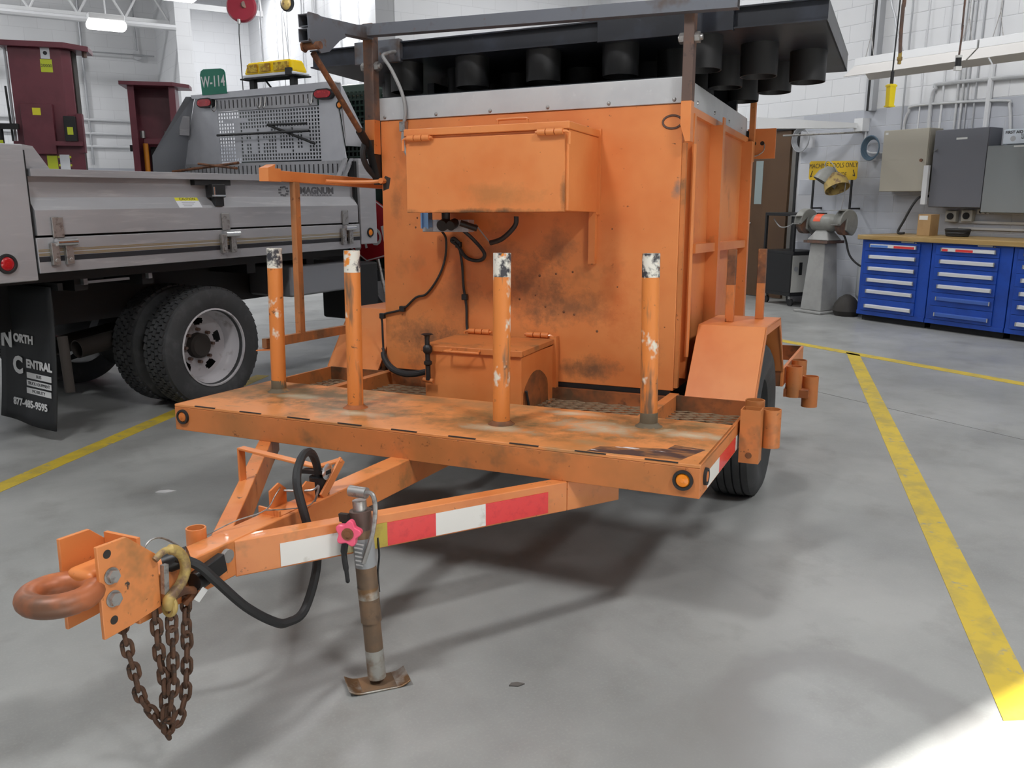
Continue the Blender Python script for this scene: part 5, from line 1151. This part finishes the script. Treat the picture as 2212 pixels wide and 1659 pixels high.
# ---- door
M('door_brown', (.105, .055, .025), .4, layers=[((.080, .040, .018), 2, .45, .65, (1, 1, .2))]); M('door_glass', (.30, .36, .36), .12)
dr = room(struct(MB().box(WX + .02, WX + .065, 7.86, 8.80, .01, 2.24).build('door_1', 'door_brown')))
MB().box(WX + .018, WX + .02, 8.30, 8.43, 1.28, 1.86).build('door_window', 'door_glass', dr)
MB().cyl((WX + .02, 8.52, 1.02), (WX - .05, 8.52, 1.02), .012, 8).cyl((WX - .05, 8.52, 1.02), (WX - .05, 8.40, 1.02), .012, 8).build('door_handle', 'chrome', dr)
fr = MB().box(WX - .01, WX + .12, 7.70, 7.735, 0, 2.27).box(WX - .01, WX + .12, 9.28, 9.31, 0, 2.27).box(WX - .01, WX + .12, 7.70, 9.31, 2.24, 2.27).build('trim_1', 'truck_black'); room(struct(fr))
dr2 = room(struct(MB().box(WX + .03, WX + .07, 8.81, 9.275, .01, 2.24).build('door_2', 'door_brown')))
co_ = room(struct(MB().box(WX + 1.4, WX + 1.5, 6.5, 10.5, 0, 3).box(WX + .3, WX + 1.5, 6.4, 6.5, 0, 3).box(WX + .3, WX + 1.5, 10.4, 10.5, 0, 3).box(WX + .3, WX + 1.5, 6.4, 10.5, 3, 3.1).build('wall_corridor', 'wall_white')))
light('corridor_fill', 'AREA', RM @ Vector((WX + .8, 7.6, 2.9)), 25, (1, .95, .85), (0, 0, ROOM), shape='RECTANGLE', size=.9, size_y=.3)  # unseen lamp added so the strip in the door gap shows bright
# ---- warning sign on its stand
ws = tag(room(empty('warning_sign')), 'yellow sign lettered machine tools only on black wall brackets above the grinder', 'sign')
M('sign_yellow', (.72, .46, .01), .45)
SX = 9.05
MB().prism([(6.645, 1.60), (6.665, 1.58), (7.33, 1.588), (7.35, 1.61), (7.352, 1.80), (7.335, 1.82), (6.665, 1.805), (6.645, 1.785)], 'yz', SX, SX + .004).build('face', 'sign_yellow', ws)
sf = lambda y, z: frame((SX - .0012, y, z), (0, -1, 0), (0, 0, 1))
TX('sign_text', 'MACHINE TOOLS ONLY', .082, 'print_black', ws, sf(6.998, 1.755), sx=.80, bold=-.0005)
TX('sign_text', 'STEEL   CARBIDE', .078, 'print_black', ws, sf(7.0, 1.645), sx=.72, bold=-.0005)
for y, s_ in ((7.31, 1), (6.69, -1)):
    MB().bar((SX - .002, y - s_ * .012, 1.70), (SX - .002, y + s_ * .015, 1.625), .010, .002, (1, 0, 0)).bar((SX - .002, y + s_ * .015, 1.625), (SX - .002, y - s_ * .015, 1.64), .009, .002, (1, 0, 0)).build('sign_arrow', 'print_black', ws)
for y in (7.28, 6.72): MB().box(SX + .005, SX + .02, y - .012, y + .012, 1.225, 1.62).box(SX + .02, WX - .001, y - .012, y + .012, 1.23, 1.25).build('leg', 'truck_black', ws)
# ---- bench grinder on its pedestal
M('grinder_grey', (.27, .27, .25), .45, layers=[((.21, .21, .19), 5, .45, .65)]); M('ped_grey', (.36, .36, .35), .5, layers=[((.30, .30, .29), 4, .45, .65)]); M('label_blue', (.10, .24, .66), .4); M('label_orange', (.85, .10, .03), .45)
gp = tag(room(empty('bench_grinder')), 'grey double wheel grinder on a tapered pedestal left of the bench', 'grinder')
gx, gy = 8.66, 6.74
MB().prism([(gx - .22, gy - .20), (gx + .22, gy - .20), (gx + .22, gy + .20), (gx - .22, gy + .20)], 'xy', 0, .03).build('base', 'ped_grey', gp, bevel=.01)
MB().quadbox([(gx - .16, gy - .15, .03), (gx + .16, gy - .15, .03), (gx + .16, gy + .15, .03), (gx - .16, gy + .15, .03), (gx - .11, gy - .105, .84), (gx + .11, gy - .105, .84), (gx + .11, gy + .105, .84), (gx - .11, gy + .105, .84)]).build('pedestal', 'ped_grey', gp, bevel=.012)
MB().box(gx - .16, gx + .16, gy - .17, gy + .17, .84, .87).build('table', 'steel_brown', gp)
MB().quadbox([(gx - .13, gy - .16, .87), (gx + .13, gy - .16, .87), (gx + .13, gy + .16, .87), (gx - .13, gy + .16, .87), (gx - .06, gy - .07, 1.0), (gx + .06, gy - .07, 1.0), (gx + .06, gy + .07, 1.0), (gx - .06, gy + .07, 1.0)]).build('foot', 'ped_grey', gp, bevel=.015)
MB().lathe([(0, -.21), (.05, -.21), (.055, -.19), (.095, -.15), (.105, -.10), (.105, .10), (.095, .15), (.055, .19), (.05, .21), (0, .21)], (gx, gy, 1.075), 'y', 32).build('motor', 'grinder_grey', gp)
m = MB()
for k in range(6):
    a0, a1 = R(190 + k * 12), R(202 + k * 12)
    m.quadbox([(gx + .1052 * cos(a), gy + yy, 1.075 - .1052 * sin(a)) for a, yy in ((a0, .0), (a1, .0), (a1, .10), (a0, .10))] + [(gx + .107 * cos(a), gy + yy, 1.075 - .107 * sin(a)) for a, yy in ((a0, .0), (a1, .0), (a1, .10), (a0, .10))])
m.build('motor_label', 'label_orange', gp)
for s in (-1, 1):
    yc = gy + s * .28
    pr = []
    for k in range(25):
        a = R(-60 + k * 10.4); pr.append((.165 * cos(a), .165 * sin(a)))
    pr += [(-.04, .06), (-.05, -.08)]
    m = MB().prism([(gx + u, 1.075 + v) for u, v in pr], 'xz', yc - .055, yc + .055); gd = m.build('wheel_guard', 'grinder_grey', gp, bevel=.012)
    MB().lathe([(.03, -.035), (.135, -.035), (.135, .035), (.03, .035)], (gx - .015, yc, 1.075), 'y', 28).build('grinding_wheel', 'steel_brown', gd)
    MB().box(gx - .24, gx - .08, yc - .05, yc + .05, 1.225 if s < 0 else 1.15, 1.232 if s < 0 else 1.157).build('eye_shield', 'ped_grey', gd)
    MB().box(gx - .20, gx - .14, yc - .05, yc + .05, 1.06, 1.07).build('tool_rest', 'zinc', gd)
for k, (dy, dz, mt, rx) in enumerate(((.03, .0, 'grinder_grey', 25), (-.10, -.07, 'hookyellow', 10))):
    sh = MB().lathe([(.02, .10), (.06, .085), (.10, .02), (.108, -.05), (.102, -.05), (.094, .015), (.055, .075), (.0, .09)], (0, 0, 0), 'z', 28); sh.xf(Matrix.Translation((gx + .06, gy + .04 + dy, 1.60 + dz)) @ Matrix.Rotation(R(rx), 4, 'Y') @ Matrix.Rotation(R(20 - 50 * k), 4, 'X') @ Matrix.Scale(1.35, 4))
    sh.build('lamp_shade', mt, gp)
MB().tube(smooth([(gx + .06, gy + .10, 1.70), (gx + .05, gy + .11, 1.77), (gx + .04, gy + .05, 1.80), (gx + .05, gy - .02, 1.74), (gx + .08, gy - .08, 1.62), (gx + .10, gy - .16, 1.55), (gx + .10, gy - .12, 1.2), (gx + .08, gy - .05, 1.0)]), .006, 8).build('lamp_neck', 'pipe_grey', gp)
MB().tube(smooth([(gx + .05, gy - .12, 1.0), (gx + .06, gy - .24, .92), (gx + .08, gy - .32, .70), (gx + .10, gy - .48, .58), (gx + .2, gy - .62, .55)]), .012, 8).build('power_cord', 'black_rubber', gp)
# ---- black cart
M('cart_white', (.55, .55, .52), .45)
cm = Matrix.Translation((3.53, 10.72, 0)) @ Matrix.Rotation(R(-32), 4, 'Z') @ Matrix.Rotation(R(0), 4, 'Z')
ax = Vector((-.27, .55, 0)).normalized(); 
ct = empty('utility_cart', frame((3.56, 10.80, 0), (-.40, .92, 0), (-.92, -.40, 0))); tag(ct, 'black utility cart with a white door standing beside the brown door', 'cart')
# local x: along the black side (0..0.55), local y: towards the wall is negative
Lx, Ly = .56, .50
MB().box(0, Lx, -Ly, 0, .13, .17).build('base_shelf', 'black', ct)
MB().box(.012, Lx, -Ly + .01, 0, .17, .66).build('cabinet', 'black', ct, bevel=.004)
dd = MB().box(-.006, .011, -Ly + .04, -.01, .18, .65).build('door', 'cart_white', ct)
MB().box(-.009, -.006, -.17, -.12, .40, .56).build('door_slot', 'truck_black', dd); MB().cyl((-.014, -.07, .48), (-.006, -.07, .48), .03, 16).build('door_lock', 'pipe_grey', dd)
MB().box(-.02, Lx, -Ly, .0, .66, .70).build('middle_shelf', 'black', ct, bevel=.004)
MB().box(-.02, Lx, -Ly, .0, 1.14, 1.18).build('top_shelf', 'black', ct, bevel=.004)
for x, y in ((0, -.02), (Lx - .03, -.02), (0, -Ly + .02), (Lx - .03, -Ly + .02)): MB().box(x, x + .03, y - .015, y + .015, .17, 1.16).build('post', 'black', ct)
for x, y in ((.04, -.05), (Lx - .06, -.05), (.04, -Ly + .06), (Lx - .06, -Ly + .06)):
    MB().cyl((x, y - .014, .05), (x, y + .014, .05), .05, 18).build('caster', 'black_rubber', ct); MB().box(x - .02, x + .02, y - .022, y + .022, .09, .13).build('caster_fork', 'zinc', ct)
MB().box(.02, Lx - .02, -Ly + .012, -Ly + .022, .70, 1.14).build('dark_backing', 'black', ct)  # added black sheet that darkens the open upper part of the cart
MB().tube(smooth([(.02, -.10, 1.12), (.15, -.06, 1.02), (.30, -.04, 1.0), (.48, -.08, 1.10)]), .008, 6).build('hanging_cord', 'grey_cable', ct)
# ---- white drum and dark bag under the bench end
M('drum_white', (.55, .58, .60), .4)
o = MB().lathe([(0, .16), (.13, .17), (.16, .20), (.165, .24), (.165, .60), (.14, .66), (0, .68)], (9.02, 6.30, 0), 'z', 28).build('plastic_drum', 'drum_white'); room(o); tag(o, 'white plastic drum on a stand between grinder and bench', 'drum')
dz_ = MB().box(8.90, 9.14, 6.18, 6.42, 0, .03).cyl((9.02, 6.30, .03), (9.02, 6.30, .16), .10, 14); dz_.build('drum_stand', 'truck_black', o)
M('bag_dark', (.03, .026, .022), .7)
o = MB().lathe([(0, 0), (.13, .0), (.16, .06), (.14, .14), (.09, .21), (.03, .25), (0, .25)], (8.68, 6.36, 0), 'z', 18).build('dark_bag', 'bag_dark'); room(o); tag(o, 'slumped dark bag on the floor at the bench corner', 'bag')
# ---- strip lights over the bench
M('reflector', (.62, .60, .58), .5)
def strip(y0, y1, label):
    r_ = tag(room(empty('strip_light')), label, 'strip light'); x, z = 8.36, 2.72
    MB().box(x - .06, x + .06, y0, y1, z + .05, z + .13).build('housing', 'joist_white', r_, bevel=.004)
    for s in (-1, 1): MB().quadbox([(x + s * .06, y0, z + .045), (x + s * .06, y1, z + .045), (x + s * .22, y1, z - .075), (x + s * .22, y0, z - .075), (x + s * .055, y0, z + .052), (x + s * .055, y1, z + .052), (x + s * .225, y1, z - .070), (x + s * .225, y0, z - .070)]).build('reflector', 'reflector', r_)
    for s in (-1, 1): MB().cyl((x + s * .07, y0 + .05, z), (x + s * .07, y1 - .05, z), .018, 12).build('tube', 'label_white', r_)
    for y in (y0 + .14, y1 - .14):
        MB().cyl((x, y - .05, z + .13), (x, y, z + .36), .004, 5).cyl((x, y + .05, z + .13), (x, y, z + .36), .004, 5).cyl((x, y, z + .36), (x, y, 6.4), .004, 5).build('hanger_chain', 'zinc', r_)
strip(4.90, 6.25, 'long white strip light hanging above the bench, left of two'); strip(3.5, 4.88, 'long white strip light hanging above the bench, right one cut off')
# ---- pendant control and hanging lines
M('pendant_yellow', (.80, .62, .01), .4)
pc = tag(empty('pendant_control', Matrix.Translation((2.223, 5.2, 1.975)) @ Matrix.Rotation(R(20), 4, 'Z') @ Matrix.Diagonal((.75, .75, 1, 1))), 'yellow crane pendant control hanging on a black cable', 'pendant control')
MB().quadbox([(-.026, -.022, -.070), (.026, -.022, -.070), (.026, .022, -.070), (-.026, .022, -.070), (-.030, -.024, .060), (.030, -.024, .060), (.030, .024, .060), (-.030, .024, .060)]).build('case', 'pendant_yellow', pc, bevel=.006)
MB().box(-.034, .034, -.026, .026, .045, .055).box(-.032, .032, -.025, .025, -.068, -.060).build('case_rim', 'pendant_yellow', pc)
MB().cyl((0, 0, .06), (0, 0, .13), .013, 12).build('strain_relief', 'black_rubber', pc); MB().tube([(0, 0, .13), (.01, 0, .6), (.03, .0, 1.3), (.05, 0, 3.6)], .0055, 8).build('cable', 'black', pc)
hs = tag(empty('air_hose', Matrix.Translation((2.30, 5.3, 2.19))), 'brown air hose with brass end hanging beside the yellow pendant', 'hose')
MB().tube(smooth([(0, 0, .03), (-.006, 0, .12), (-.008, 0, .3), (-.002, 0, .6), (.01, 0, 3.4)]), .011, 8).build('hose', 'steel_brown', hs); MB().cyl((0, 0, -.03), (0, 0, .035), .011, 8).cyl((0, 0, -.01), (0, 0, .01), .015, 6).build('brass_end', 'brass', hs)
pg = tag(empty('hanging_plug', Matrix.Translation((2.80, 5.6, 2.22))), 'black and white plug hanging on a cord in front of the strip light', 'plug')
MB().cyl((0, 0, -.03), (0, 0, .02), .018, 12).build('plug_body', 'black', pg); MB().box(-.018, .018, -.016, .016, -.055, -.031).build('plug_face', 'label_white', pg); MB().cyl((0, 0, .02), (0, 0, .035), .02, 12).build('plug_collar', 'label_white', pg)
MB().tube(smooth([(0, 0, .035), (.004, 0, .2), (.0, 0, .5), (.0, 0, 3.3)]), .006, 8).build('cord', 'steel_brown', pg)
pipes('hanging_cable', smooth([(8.6, 6.2, 6.4), (8.5, 6.05, 3.8), (8.45, 5.9, 3.2), (8.4, 5.75, 2.86)]), .012, 'pipe_grey', 'loose grey cable curving down onto the strip light', None, 'cable')
